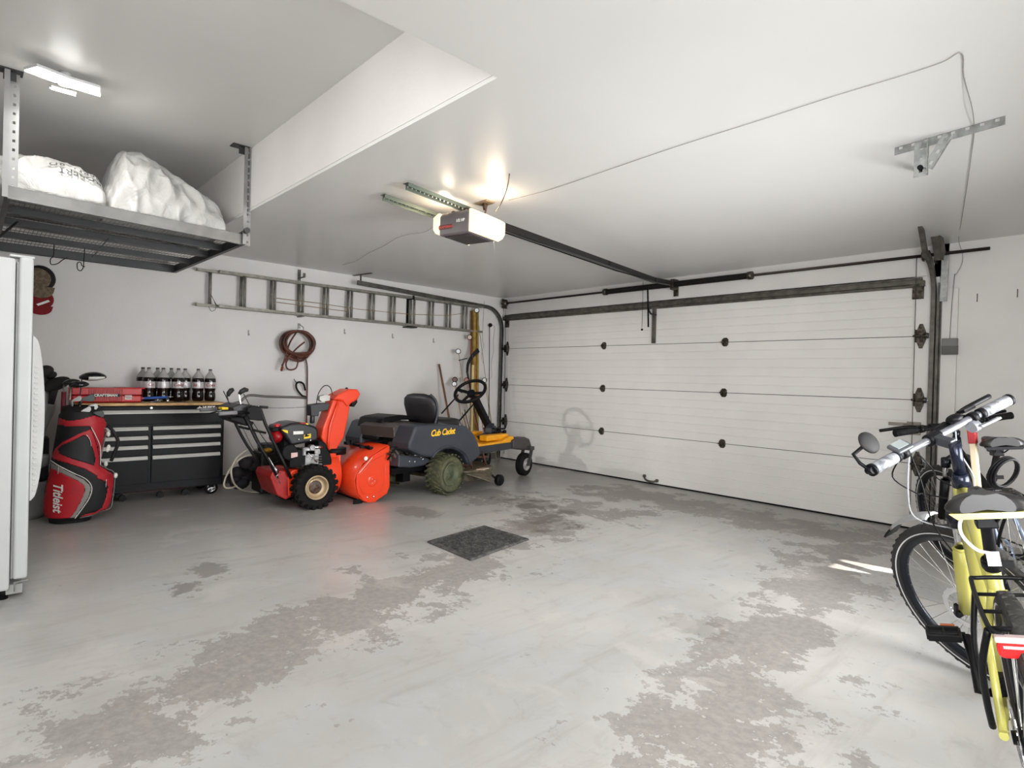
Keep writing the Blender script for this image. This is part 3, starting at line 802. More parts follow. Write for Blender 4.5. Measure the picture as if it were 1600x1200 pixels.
olive = mat('olive_brown_cloth', (96, 84, 68), .9, c2=(118, 104, 84), bump=.3, scale=40)
capblack = mat('black_mesh_cloth', (30, 29, 30), .9, bump=.3)
cap('baseball_cap', (0.02, -5.552, 1.98), capblack, olive, olive, 'brown and black baseball cap hanging on the wall beside the fridge', sc=1.15)
redcl = mat('dark_red_cloth', (120, 22, 28), .85)
c2_ = cap('baseball_cap', (.0, -5.55, 1.80), redcl, redcl, redcl, 'red and white baseball cap mostly hidden under the brown one', sc=1.05)
c2_.scale = (.8, 1, .8)
b = MB(); b.box((.128, .02, -.045), (.004, .10, .022), rot=(R(35), 0, 0)); b.build('stripe', labelw, c2_)

# ---------------------------------------------------------------- extension ladder on the wall
ld = thing('extension_ladder', 'long aluminium extension ladder hung sideways along the wall', 'ladder', (.09, -2.4, 2.07))
def lp(x, y, z): return Vector((x-.09, y+2.4, z-2.07))
zt_, zb_ = 2.245, 1.885
for (x, y0, y1) in ((.075, -4.30, -.60), (.125, -4.10, -.52)):
    for z in (zt_, zb_):
        s = -1 if z > 2 else 1
        b = MB(); prf = [(-.014, -.028), (.014, -.028), (.014, -.022), (-.006, -.022), (-.006, .022), (.014, .022), (.014, .028), (-.014, .028)]
        # rail: channel lying flat, web towards rungs outward
        prf = [(x-.09-.022, z-2.07-.014*s), (x-.09+.022, z-2.07-.014*s), (x-.09+.022, z-2.07+.014*s), (x-.09+.017, z-2.07+.014*s), (x-.09+.017, z-2.07-.009*s), (x-.09-.017, z-2.07-.009*s), (x-.09-.017, z-2.07+.014*s), (x-.09-.022, z-2.07+.014*s)]
        b.py(prf, y0+2.4, y1+2.4); b.build('side_rail', alu, ld)
rung_y = [-4.17, -3.86, -3.54, -3.22, -2.92, -2.61, -2.31, -2.01, -1.71, -1.41, -1.12, -.83]
for k, y in enumerate(rung_y):
    b = MB(); b.cyl(lp(.075, y, zb_), lp(.075, y, zt_), .016, n=10); b.build('rung', alu, ld)
    if k > 0:
        b = MB(); b.cyl(lp(.125, y+.02, zb_), lp(.125, y+.02, zt_), .016, n=10); b.build('rung', alu, ld)
b = MB(); rope = [(0.14, -3.505, 2.033), (0.14, -2.999, 2.031), (0.14, -2.506, 2.013), (0.14, -1.769, 2.021), (0.14, -1.147, 2.063), (0.14, -0.903, 2.113)]
b.tube([Vector(p)-Vector((.09, -2.4, 2.07)) for p in rope], .0035, 6)
rope = [(0.14, -3.504, 1.99), (0.14, -2.998, 1.979), (0.14, -2.632, 1.97)]
b.tube([Vector(p)-Vector((.09, -2.4, 2.07)) for p in rope], .0035, 6); b.build('rope', mat('tan_rope', (132, 108, 58), .9), ld)
b = MB(); b.tube([Vector(p)-Vector((.09, -2.4, 2.07)) for p in smooth_pts([(0.15, -4.2, 1.874), (0.15, -4.174, 1.824), (0.15, -4.138, 1.841), (0.15, -4.133, 1.887), (0.15, -4.165, 1.963), (0.15, -4.184, 1.994), (0.15, -4.12, 1.882)], 4)], .0025, 5); b.build('wire_tie', blackm, ld)
for y in (-3.2, -1.72):
    hb = thing('ladder_bracket', 'wall bracket gripping the ladder '+('above the hose reel' if y < -3 else 'above the mower seat'), 'bracket', (.0, y, 2.07))
    b = MB(); b.box((.012, 0, .16 if y < -3 else 0), (.006, .035, .36)); b.box((.08, 0, .155 if y > -3 else .24), (.14, .03, .006)); b.box((.15, 0, .175 if y > -3 else .26), (.006, .03, .05))
    if y > -3: b.box((.08, 0, -.215), (.14, .14, .012))
    else: b.box((.08, 0, -.21), (.14, .03, .008))
    b.build('hook_plate', dgalv if y < -3 else blackm, hb, bev=.001)

# ---------------------------------------------------------------- coiled hose on the wall
hose_m = mat('dark_red_rubber_hose', (92, 50, 36), .5, c2=(64, 36, 28))
hs = thing('coiled_hose', 'dark red rubber air hose coiled on a wall hook', 'hose', (0.05, -3.23, 1.489))
hc = Vector((0.05, -3.23, 1.489))
px2 = lambda pts, x: pts
ctr = Vector((0, 0, 0))
random.seed(3)
b = MB(); pts = []
topz = 1.688-hc.z; botz = 1.334-hc.z
hwid = (-3.008--3.422)/2
nl = 8
for l in range(nl):
    ex = random.uniform(.72, 1.0); ey = random.uniform(.72, 1.0); oy = random.uniform(-.02, .02)
    for k in range(20):
        a = 2*PI*k/20+PI/2
        rz = (topz-botz)/2*ey
        pts.append((.02+.012*l+.006*math.sin(a*2+l), oy+hwid*ex*math.cos(a), topz-rz+rz*math.sin(a)+random.uniform(-.004, .004)))
b.tube(smooth_pts(pts, 2), .0125, 8)
b.tube(smooth_pts([(.06, -.02, topz), (.08, -.11, topz-.14), (.09, -.16, topz-.30), (.08, -.19, topz-.42)], 6), .0095, 8)
b.tube(smooth_pts([(.07, -.19, topz-.40), (.08, -.10, topz-.28), (.09, -.02, topz-.30), (.08, -.03, topz-.42), (.08, -.12, topz-.44), (.07, -.14, topz-.36), (.08, -.05, topz-.22), (.08, .06, topz-.12)], 6), .0095, 8)
b.build('hose', hose_m, hs)
b = MB(); b.cyl((.08, -.185, topz-.41), (.085, -.20, topz-.46), .014, .012); b.build('fitting', mat('brass_red', (130, 62, 40), .4, .6), hs)
dn = [Vector(p)-hc for p in [(0.05, -3.113, 1.368), (0.04, -3.09, 1.272), (0.04, -3.084, 1.01), (0.04, -3.084, 0.709), (0.04, -3.082, 0.334)]]
b = MB(); b.tube(smooth_pts(dn, 4), .0085, 8); b.build('hose_tail', hose_m, hs)
hkb = thing('wall_hook', 'small metal hook holding the coiled hose', 'hook', (0.0, -3.185, 1.738))
b = MB(); b.tube(smooth_pts([(.003, 0, .03), (.02, 0, .035), (.12, 0, .0), (.13, 0, -.03), (.125, 0, -.06)], 5), .005, 6); b.box((.004, 0, .02), (.008, .03, .06)); b.build('hook_rod', galv, hkb)
b = MB(); b.tube(smooth_pts([(0.05, -3.102, 0.935), (0.06, -3.152, 0.95), (0.06, -3.215, 1.024), (0.06, -3.224, 1.083), (0.06, -3.187, 1.106), (0.06, -3.14, 1.084), (0.05, -3.111, 1.01)], 5), .011, 8)
b.cyl((0.06, -3.224, 1.098), (0.06, -3.255, 1.141), .004)
tag(b.build('black_strap_loop', rubber), 'short black looped strap hanging beside the hose tail', 'strap')
# little wall hooks left in the wall
for (px_, lab) in (((0.0, -3.75, 1.637), 'tiny bare wall hook above the snow blower handles'), ((0.0, -2.613, 1.737), 'tiny bare wall hook right of the coiled hose'), ((0.0, -1.935, 1.73), 'tiny bare wall hook left of the mower seat'), ((0.0, -1.284, 1.713), 'tiny bare wall hook above the brown broom handle')):
    b = MB(); b.box(Vector(px_)+Vector((.003, 0, 0)), (.006, .012, .06)); b.tube(smooth_pts([Vector(px_)+Vector(d) for d in ((.004, 0, -.02), (.03, 0, -.03), (.035, 0, -.01))], 4), .003, 5)
    tag(b.build('wall_hook', mat('hook_dull', (150, 146, 140), .5, .3)), lab, 'hook')

# ---------------------------------------------------------------- rubber mat
mt = thing('rubber_mat', 'dark square rubber mat lying alone in the middle of the floor', 'mat', (0, 0, 0))
mp = [Vector(p) for p in [(3.205, -3.549, 0.0), (3.1, -2.914, 0.0), (3.609, -2.904, 0.0), (3.741, -3.57, 0.0)]]
mat_m = mat('mat_rubber_speckled', (62, 61, 60), .7, c2=(98, 96, 94), scale=34, thr=(.42, .66), bump=.5, bscale=60)
def mq(u, v, z=0):
    p = mp[0].lerp(mp[1], u).lerp(mp[3].lerp(mp[2], u), v); return Vector((p.x, p.y, z))
b = MB(); 
rings = []
for (ins, z) in ((0.0, .001), (0.0, .008), (.015, .016), (.05, .016), (.055, .012), (.5, .012)):
    rings.append([mq(ins, ins, z), mq(1-ins, ins, z), mq(1-ins, 1-ins, z), mq(ins, 1-ins, z)])
b.loft(rings, False); b.build('pad', mat_m, mt, bev=.004)
b = MB(); random.seed(5)
for i in range(26):
    for j in range(26):
        u = .07+.86*(i+.5)/26+random.uniform(-.006, .006); v = .07+.86*(j+.5)/26+random.uniform(-.006, .006)
        p = mq(u, v, .0145); b.box(p, (.012, .012, .006), rot=(0, 0, .2))
tag(b.build('pebble_texture', mat_m, mt), kind='stuff')

# ---------------------------------------------------------------- things in the far left corner
wood_y = mat('yellowed_lumber', (158, 130, 62), .7, c2=(132, 104, 46), scale=12)
wood_b = mat('brown_lumber', (120, 84, 50), .7)
def board(p0, p1, w, t, m_, lab, name='wood_board'):
    b = MB(); b.bar(p0, p1, w, t, up=(1, 0, 0)); return tag(b.build(name, m_, bev=.002), lab, 'board')
def Gd(p, z): return Vector((p[0], p[1], z))
board((0.05, -0.647, 2.181), (.30, -0.789, .0), .045, .03, wood_b, 'darker brown board leaning in the corner, leftmost of the boards')
board((0.1, -0.652, 2.195), (.36, -0.792, .0), .045, .03, wood_y, 'yellow board in the middle of the corner stack')
board((0.08, -0.575, 2.167), (.30, -0.684, .0), .03, .03, wood_y, 'narrow yellow board nearest the garage door corner')
board((0.3, -0.81, 1.394), (.50, -0.963, .0), .03, .02, mat('pale_lath', (196, 178, 130), .7), 'short pale lath leaning in front of the yellow boards')
b = MB(); b.cyl((0.05, -1.212, 1.388), (.42, -1.12, .02), .014, n=10)
tag(b.build('broom_handle', mat('brown_handle', (112, 78, 56), .55)), 'brown wooden broom handle leaning on the wall behind the mower seat', 'handle')
def marker(c_, base, ring, lab, disc=labelw):
    t = thing('driveway_marker', lab, 'driveway marker', base)
    bs = Vector(base); c_ = Vector(c_)-bs
    b = MB(); b.cyl((0, 0, 0), c_, .0045, n=6); b.build('rod', ring if ring != blackm else mat('yellow_rod', (150, 140, 96), .5), t)
    b = MB(); n_ = Vector((.73, -.68, 0)); b.cyl(c_-n_*.004, c_+n_*.006, .030, n=20); b.build('reflector', disc, t)
    b = MB(); b.lathe([(.029, -.006), (.038, -.006), (.038, .009), (.029, .009)], c_, n_, n=20, closed=True); b.build('rim', blackm, t)
refl = mat('reflector_white', (232, 232, 236), .3)
orange_r = mat('orange_rim', (172, 84, 58), .5)
marker((0.14, -0.637, 2.185), (.42, -.42, 0), blackm, 'driveway marker with the highest white reflector, at the ladder end', refl)
marker((0.16, -0.769, 1.788), (.46, -.62, 0), orange_r, 'orange-stemmed driveway marker in front of the boards', mat('reflector_pink', (214, 188, 172), .4))
marker((0.16, -0.968, 1.577), (.50, -.86, 0), blackm, 'driveway marker with a white reflector left of the hockey blade', refl)
marker((0.2, -1.051, 1.119), (.60, -1.02, 0), blackm, 'lower left driveway marker with a white reflector near the seat', refl)
marker((0.14, -0.996, 1.181), (.52, -1.00, 0), orange_r, 'driveway marker with an empty reddish ring just above the lower left one', mat('reflector_dark', (120, 92, 86), .5))
marker((0.22, -0.854, 1.177), (.55, -.74, 0), orange_r, 'driveway marker with a pinkish ring behind the steering wheel', mat('reflector_rose', (160, 110, 96), .5))
marker((0.16, -0.474, 1.183), (.36, -.36, 0), blackm, 'driveway marker with a white reflector right of the steering wheel', refl)
# hockey stick
hsx = .20
hy = thing('hockey_stick', 'black hockey stick standing blade up in the corner', 'hockey stick', (0, 0, 0))
b = MB(); sh = smooth_pts([(0.2, -0.631, 1.612), (0.2, -0.711, 1.553), (0.2, -0.779, 1.477), (0.2, -0.822, 1.394), (0.2, -0.83, 1.285)], 6)
rings = []
for i, p in enumerate(sh):
    t = (sh[min(i+1, len(sh)-1)]-sh[max(i-1, 0)]).normalized(); n_ = t.cross(Vector((1, 0, 0))).normalized()
    w = .034*(1-.55*i/len(sh)) if i > 0 else .026
    rings.append([p+n_*w+Vector((.006, 0, 0)), p-n_*w+Vector((.006, 0, 0)), p-n_*w-Vector((.006, 0, 0)), p+n_*w-Vector((.006, 0, 0))])
b.loft(rings, False); b.build('blade', capblack, hy, bev=.002)
b = MB(); b.bar(sh[-1]+Vector((0, 0, .01)), (.50, -.72, .0), .026, .018); b.build('shaft', mat('stick_shaft', (38, 34, 34), .5), hy)
b = MB(); b.bar((0.22, -0.999, 1.45), (0.22, -0.853, 1.483), .012, .012); tag(b.build('rake_tine', blackm), 'short black bar poking left of the hockey blade', 'tool')
# trimmer shafts
tm = thing('string_trimmer', 'black shafted garden trimmer leaning behind the mower steering wheel', 'trimmer', (0, 0, 0))
b = MB(); b.cyl((0.03, -0.293, 2.007), (.62, -.75, .05), .006, n=6); b.build('cord', blackm, tm)
b = MB(); b.cyl((0.5, -0.921, 0.875), (0.55, -1.278, 0.584), .011); b.cyl((0.45, -1.172, 0.977), (0.5, -1.474, 0.737), .010); b.build('shaft', blackm, tm)
b = MB(); b.tube(smooth_pts([(0.45, -1.172, 0.977), (0.45, -1.225, 0.951), (0.45, -1.238, 1.02), (0.45, -1.173, 1.029), (0.45, -1.107, 1.003)], 5), .005, 6); b.build('loop_handle', blackm, tm)
b = MB(); b.ell((0.03, -0.28, 2.008), (.03, .035, .03), 12, 8); b.build('plug', blackm, tm)
b = MB(); b.tube(smooth_pts([(0.01, -0.389, 2.361), (0.01, -0.403, 2.075), (0.01, -0.406, 1.79), (0.01, -0.378, 1.696), (0.01, -0.422, 1.542), (0.01, -0.381, 1.43)], 5), .0025, 5)
tag(b.build('wall_wire', wire_m), 'thin grey wire wandering down the wall past the ladder end', 'wire')
b = MB(); b.tube(smooth_pts([(0.02, -0.221, 2.013), (0.01, -0.173, 1.979), (0.01, -0.192, 1.804), (0.01, -0.186, 1.63), (0.01, -0.218, 1.465), (0.01, -0.214, 1.34), (0.01, -0.21, 1.224), (0.02, -0.319, 1.203)], 5), .0022, 5)
tag(b.build('wall_wire', wire_m), 'thin dark wire hanging from the wall plug beside the left track', 'wire')
# bundle of stakes behind the column
tag((lambda b: (b.cyl((.46, -.80, .0), (0.4, -1.016, 0.775), .008, n=6), b.cyl((.46, -.80, .0), (0.42, -1.075, 0.733), .006, n=6), b.build('garden_stake', wood_b))[-1])(MB()), 'thin brown garden stakes behind the steering column', 'stake')
b = MB(); b.bar((.60, -.80, 0), (0.5, -1.199, 0.655), .02, .012); tag(b.build('garden_stake', mat('blue_grey', (90, 104, 130), .5), bev=.002), 'blue grey stake leaning behind the mower', 'stake')

# ---------------------------------------------------------------- rolling tool chest
cx0, cxf = .10, .565          # back and front of the case
yL, yR = -5.30, -4.15
ch = thing('tool_chest', 'black rolling tool chest with wooden top and silver drawer pulls', 'tool chest', ((cx0+cxf)/2, (yL+yR)/2, 0))
oc = Vector(((cx0+cxf)/2, (yL+yR)/2, 0))
chm = mat('chest_black', (15, 16, 19), 0.42, 0.0, var=.05, spec=.18)
ZT = 0.899
z_px = [0.827, 0.677, 0.593, 0.508, 0.41, 0.168, 0.095]
zB = z_px[6]
b = MB(); b.box(Vector(((cx0+cxf)/2, (yL+yR)/2, (ZT-.03+zB)/2))-oc, (cxf-cx0, yR-yL, ZT-.03-zB)); b.build('case', chm, ch, bev=.005)
b = MB(); b.box(Vector(((cx0+cxf)/2+.005, (yL+yR)/2, ZT-.013))-oc, (cxf-cx0+.03, yR-yL+.03, .024)); b.build('wooden_top', mat('pine_top', (206, 168, 112), .5, c2=(186, 146, 92), scale=14), ch, bev=.004)
yD = -4.782
pull = mat('brushed_aluminium', (206, 205, 201), .35, .35, var=.04)
def drawer(y0, y1, z0, z1):
    b = MB(); b.box(Vector((cxf+.006, (y0+y1)/2, (z0+z1)/2))-oc, (.012, y1-y0, z1-z0)); d = b.build('drawer', chm, ch, bev=.003)
    b = MB(); b.px([(0, 0)]*3, 0, 0) if False else None
    zz = z1-.012
    pr = [(cxf+.012, zz+.012), (cxf+.026, zz+.010), (cxf+.036, zz-.010), (cxf+.034, zz-.020), (cxf+.030, zz-.018), (cxf+.028, zz-.006), (cxf+.012, zz+.004)]
    b.py([(p[0]-oc.x, p[1]) for p in pr], y0+.008-oc.y, y1-.008-oc.y); b.build('drawer_pull', pull, d)
g = .006
pz = [z+.008 for z in z_px]
drawer(yL+.02, yR-.02, pz[1]+.022, pz[0])
for (ya, yb) in ((yL+.02, yD-.012), (yD+.012, yR-.03)):
    for k in range(1, 5):
        zlow = (pz[k+1]+g) if k < 4 else z_px[5]
        drawer(ya, yb, zlow, pz[k])
b = MB(); b.cyl(Vector((cxf, -4.777, ZT-.045))-oc, Vector((cxf+.014, -4.777, ZT-.045))-oc, .011); b.build('lock', pull, ch)
text_mesh('HUSKY', .034, frame_M(Vector((cxf+.0015, -4.292, ZT-.047))-oc, (0, 1, 0), (0, 0, 1)), 'lettering', labelw, ch, bold=.0022)
b = MB(); yy = -4.372-oc.y; zz = ZT-.047
b.prism([(-.03, -.008), (-.012, .002), (.0, .016), (.008, .002), (.02, .004), (.012, -.012), (0, -.006), (-.01, -.012)], lambda p: Vector((cxf+.001-oc.x, yy+p[0], zz+p[1])), lambda p: Vector((cxf+.003-oc.x, yy+p[0], zz+p[1])))
b.build('dog_head_logo', labelw, ch)
for (xx, yy_) in ((cxf-.06, yR-.09), (cxf-.06, yL+.09), (cx0+.06, yR-.09), (cx0+.06, yL+.09)):
    c_ = Vector((xx, yy_, .062))-oc
    b = MB(); b.lathe([(.040, -.02), (.060, -.016), (.062, 0), (.060, .016), (.040, .02)], c_, (1, 0, 0), n=24, closed=True); w_ = b.build('caster', rubber, ch)
    b = MB(); b.lathe([(.041, -.012), (.041, .012), (.036, .014), (.036, -.014)], c_, (1, 0, 0), n=24, closed=True)
    for k in range(5):
        a = 2*PI*k/5; e = Vector((0, math.cos(a), math.sin(a)))
        b.bar(c_+e*.006, c_+e*.040, .014, .012, up=(1, 0, 0))
    b.cyl(c_+Vector((-.015, 0, 0)), c_+Vector((.022, 0, 0)), .012); b.build('spoked_hub', chrome, w_)
    b = MB(); b.box(c_+Vector((0, 0, .064)), (.08, .08, .012)); b.box(c_+Vector((.027, 0, .035)), (.004, .04, .06)); b.box(c_+Vector((-.027, 0, .035)), (.004, .04, .06)); b.build('fork', blackm, w_)
# red case on the chest
tz = ZT
cs = thing('tool_case', 'red plastic tool case lying on the tool chest', 'tool case', (.36, -5.085, tz))
y0c = -5.354; y1c = -4.838; yc = -5.085
hc_ = 1.03-tz
b = MB(); b.box((0, (y0c+y1c)/2-yc, hc_*.26), (.26, y1c-y0c, hc_*.48)); b.build('lower_shell', red, cs, bev=.012, seg=3)
b = MB(); b.box((0, (y0c+y1c)/2-yc, hc_*.76), (.26, y1c-y0c, hc_*.46)); b.box((0, (y0c+y1c)/2-yc+.18, hc_*.98), (.2, .22, .012)); b.build('lid', red, cs, bev=.012, seg=3)
dred = mat('dark_red_ribs', (140, 18, 22), .5)
yt = -5.113-yc
b = MB()
for k in range(16): b.box((.132, yt-.12+.016*k, hc_*.5), (.008, .006, hc_*.8))
tag(b.build('handle_ribs', dred, cs), kind='stuff')
b = MB(); b.box((.137, yt, hc_*.5), (.003, .21, .026)); b.build('nameplate', blackm, cs)
text_mesh('CRAFTSMAN', .030, frame_M((.139, yt, hc_*.5), (0, 1, 0), (0, 0, 1)), 'lettering', labelw, cs, bold=.0012)
yl = -4.944-yc
for yy_ in (yl,):
    b = MB(); b.box((.134, yy_, hc_*.36), (.012, .055, .04)); b.build('latch', labelw, cs, bev=.003)
b = MB()
for i in range(-2, 3): b.box((.141, yl+i*.01, hc_*.36), (.002, .0035, .034), rot=(R(40), 0, 0))
b.build('latch_pattern', dred, cs)
# nine cola bottles
cola = mat('cola_liquid', (20, 9, 7), .12, spec=.6)
clear = mat('clear_bottle_plastic', (168, 166, 164), .18, spec=.7, var=.02)
capm = mat('dark_grey_cap', (72, 70, 70), .45)
lab_s = mat('silver_label', (196, 192, 194), .35, .25)
cokered = mat('label_red', (172, 22, 36), .4)
def rel(lst): return lst
bot_spots = [
 ('back', -4.768, .14, 'leftmost cola bottle, in the back row beside the red case', ''),
 ('front', -4.743, .27, 'second from the left, a front-row cola bottle with a half-turned label', 'Co'),
 ('back', -4.644, .14, 'back-row cola bottle between the second and the fourth caps from the left', ''),
 ('front', -4.622, .27, 'front-row cola bottle whose silver label shows no name, behind the blue tool', ''),
 ('back', -4.524, .14, 'fifth cola bottle cap from the left, standing in the back row', ''),
 ('front', -4.492, .27, 'front-row cola bottle in the middle with the red name facing out', 'Coke'),
 ('back', -4.401, .14, 'back-row cola bottle with the greenish tinted label, third from the right end', 'ke'),
 ('front', -4.301, .22, 'second cola bottle from the right end of the chest top', 'ke'),
 ('front', -4.188, .22, 'rightmost cola bottle, at the end of the chest top', 'Coke')]
def bottle(x, y, lab, txt, yaw_):
    t = thing('cola_bottle', lab, 'bottle', (x, y, tz), (0, 0, yaw_), 'diet cola bottles on the tool chest')
    s_ = 1.0
    b = MB(); b.lathe([(.0, .004), (.038, .0), (.050, .012), (.053, .04), (.051, .075), (.046, .095), (.050, .112), (.0535, .13), (.0535, .19), (.053, .215), (.050, .232), (.0, .232)], (0, 0, 0), (0, 0, 1), n=24); b.build('liquid_body', cola, t)
    b = MB(); b.lathe([(.051, .231), (.046, .246), (.034, .266), (.022, .283), (.014, .296), (.013, .304), (.016, .306), (.016, .310), (.0, .310)], (0, 0, 0), (0, 0, 1), n=24); b.build('neck', clear, t)
    b = MB(); b.lathe([(.0, .325), (.014, .325), (.0155, .322), (.0155, .306), (.0, .306)], (0, 0, 0), (0, 0, 1), n=16); b.build('cap', capm, t)
    b = MB(); b.lathe([(.0540, .130), (.0545, .132), (.0545, .190), (.0540, .192)], (0, 0, 0), (0, 0, 1), n=28); L_ = b.build('label', lab_s, t)
    if txt:
        text_mesh(txt, .042, None, 'lettering', cokered, L_, bold=.0008, shear=.25, mapf=lambda co: Vector((.0552*math.cos(co.x/.0552), .0552*math.sin(co.x/.0552), .162+co.y)))
        text_mesh('Diet', .015, None, 'lettering', blackm, L_, shear=.25, mapf=lambda co: Vector((.0553*math.cos((co.x-.02)/.0553), .0553*math.sin((co.x-.02)/.0553), .184+co.y*.8)))
    return t
for (row, y, x, lab, txt) in bot_spots:
    va = math.atan2(-6.02-y, 6.73-x)
    bottle(x, y, lab, txt, va+(.35 if txt == 'Co' else (-.5 if txt == 'ke' else .1)))
# blue tool and loose small things before the bottles
bl = thing('blue_marker', 'blue handled tool lying in front of the bottles', 'tool', (0.42, -4.72, 0.949))
c0 = Vector((0.42, -4.72, 0.949))
b = MB(); b.cyl(Vector((.42, -4.818, tz+.035))-c0, Vector((.42, -4.614, tz+.047))-c0, .011); b.build('handle', mat('blue_plastic', (58, 104, 190), .35), bl)
b = MB(); b.cyl(Vector((.42, -4.834, tz+.034))-c0, Vector((.42, -4.808, tz+.036))-c0, .011); b.build('tip', mat('pink_tip', (206, 90, 96), .4), bl)
b = MB(); b.cyl(Vector((.42, -4.614, tz+.047))-c0, Vector((.42, -4.566, tz+.05))-c0, .009, .003); b.cyl(Vector((.42, -4.699, tz+.004))-c0, Vector((.42, -4.699, tz+.036))-c0, .02, .014); b.build('jaw', chrome, bl)
random.seed(11)
for k, (pxx, lab) in enumerate(((228, 'flat steel wrench lying left-most under the blue tool'), (247, 'bunch of keys lying under the middle of the blue tool'), (262, 'small socket lying right of the keys'), (280, 'short dark wrench lying below the middle bottle'))):
    y_ = [-4.804, -4.706, -4.627, -4.53][k]
    o_ = Vector((.48, y_, tz))
    b = MB()
    if k in (0, 3): b.box(o_+Vector((0, 0, .004)), (.014, .09, .006), rot=(0, 0, .3)); b.lathe([(.006, 0), (.013, 0), (.013, .008), (.006, .008)], o_+Vector((-.01, .05, .001)), (0, 0, 1), n=12, closed=True)
    elif k == 1:
        for i in range(5): b.box(o_+Vector((random.uniform(-.01, .01), -.03+.015*i, .005+.004*i)), (.035, .01, .003), rot=(random.uniform(-.4, .4), .3, random.uniform(-1, 1)))
        b.lathe([(.013, -.0015), (.016, -.0015), (.016, .0015), (.013, .0015)], o_+Vector((0, .0, .018)), (0.4, .1, 1), n=16, closed=True)
    else: b.lathe([(.006, 0), (.013, 0), (.015, .012), (.012, .035), (.006, .035)], o_, (0, 0, 1), n=14, closed=True)
    tag(b.build(('wrench', 'key_bunch', 'socket', 'wrench')[k], chrome if k != 3 else dgalv), lab, ('wrench', 'keys', 'socket', 'wrench')[k])
# red floor jack under the chest
jk = thing('floor_jack', 'red low trolley jack pushed under the tool chest', 'jack', (.42, -4.711, 0))
b = MB(); b.box((0, .0, .085), (.03, .55, .03)); b.box((-.16, 0, .085), (.03, .55, .03)); b.box((-.08, -.2, .085), (.18, .06, .03)); b.build('frame', mat('jack_red', (150, 18, 22), .4), jk, bev=.003)
b = MB(); b.cyl((-.08, .10, .09), (-.08, .10, .115), .04); b.bar((-.08, -.2, .10), (-.08, .12, .10), .05, .02); b.build('lift_arm', blackm, jk)
for (xx, yy_) in ((.02, -.25), (.02, .05), (-.18, -.25), (.02, .26)):
    b = MB(); b.cyl((xx-.015, yy_, .03), (xx+.015, yy_, .03), .03, n=16); b.build('wheel', blackm, jk)

# ---------------------------------------------------------------- golf bags and clubs
GA = (0.12, -0.262, 0.881); GB = (0.12, 0.35, -0.103)
gsx = (GB[1]-GA[1])/947.0; gsz = (GB[2]-GA[2])/1200.0
def guz(cx_, cy_): return (GA[1]+cx_*gsx, GA[2]+cy_*gsz)
Ledge = [(20, 330), (60, 300), (150, 290), (280, 270), (430, 245), (520, 230), (640, 215), (760, 182), (960, 176), (1015, 200), (1032, 222), (1150, 240)]
Redge = [(20, 700), (60, 735), (120, 772), (180, 768), (300, 745), (500, 722), (560, 760), (640, 850), (720, 860), (900, 842), (970, 815), (1015, 700), (1032, 650), (1150, 625)]
def interp(tb, y):
    if y <= tb[0][0]: return tb[0][1]
    for i in range(len(tb)-1):
        if y <= tb[i+1][0]:
            t = (y-tb[i][0])/(tb[i+1][0]-tb[i][0]); return tb[i][1]*(1-t)+tb[i+1][1]*t
    return tb[-1][1]
def gsurf(cx_, cy_, off=0.0):
    l = interp(Ledge, cy_); r_ = interp(Redge, cy_)
    m_ = (l+r_)/2; h = (r_-l)/2
    s = max(-1, min(1, (cx_-m_)/h))
    u, z = guz(cx_, cy_)
    D = .15 if cy_ < 1025 else .12
    return Vector((D*max(0, 1-abs(s)**2.6)**.5+off*max(.35, 1-s*s), u+off*s*.6, z))
gb = thing('golf_bag', 'red and black cart golf bag standing before the tool chest', 'golf bag', (1.0, -5.42, 0), (0, 0, R(-6)))
gblack = mat('bag_black_nylon', (19, 18, 20), .65, bump=.15)
gred = mat('bag_red_nylon', (176, 36, 46), .5, var=.05, bump=.1)
ggrey = mat('bag_grey_piping', (138, 134, 130), .55)
b = MB(); rings = []
for i in range(60):
    cy_ = 22+(1160-22)*i/59
    l = interp(Ledge, cy_); r_ = interp(Redge, cy_); ring = []
    for k in range(48):
        a = 2*PI*k/48; ca, sa = math.cos(a), math.sin(a)
        m_ = (l+r_)/2; h = (r_-l)/2
        u, z = guz(m_+h*math.copysign(abs(ca)**.85, ca), cy_)
        D = .15 if cy_ < 1025 else .12
        s = math.copysign(abs(ca)**.85, ca)
        v_ = D*max(0, 1-abs(s)**2.6)**.5
        ring.append(Vector((v_ if sa >= 0 else -v_*.9, u, max(z, .002))))
    rings.append(ring)
b.loft(rings, True, True); b.build('body', gblack, gb)
def gpatch(name, poly, m_, off, step=9, minus=None):
    xs = [p[0] for p in poly]; ys = [p[1] for p in poly]
    b = MB(); idx = {}; fs = []; vs_ = []
    def vid(i, j):
        if (i, j) not in idx:
            idx[(i, j)] = len(vs_); vs_.append(gsurf(min(xs)+i*step, min(ys)+j*step, off))
        return idx[(i, j)]
    for i in range(int((max(xs)-min(xs))/step)+1):
        for j in range(int((max(ys)-min(ys))/step)+1):
            cx_ = min(xs)+(i+.5)*step; cy_ = min(ys)+(j+.5)*step
            if inpoly(cx_, cy_, poly) and not (minus and inpoly(cx_, cy_, minus)):
                fs.append((vid(i, j), vid(i+1, j), vid(i+1, j+1), vid(i, j+1)))
    b.add(vs_, fs, True)
    o = b.build(name, m_, gb, fix=False)
    md = o.modifiers.new('thick', 'SOLIDIFY'); md.thickness = .006; md.offset = 1
    return o
gpatch('upper_band', [(305, 85), (400, 110), (520, 90), (640, 60), (740, 90), (772, 150), (765, 190), (745, 330), (705, 470), (690, 360), (640, 240), (600, 155), (440, 162), (297, 148)], gred, .006)
pk = [(550, 240), (450, 290), (340, 335), (308, 375), (320, 410), (450, 462), (560, 500), (648, 535), (662, 480), (640, 400), (600, 300)]
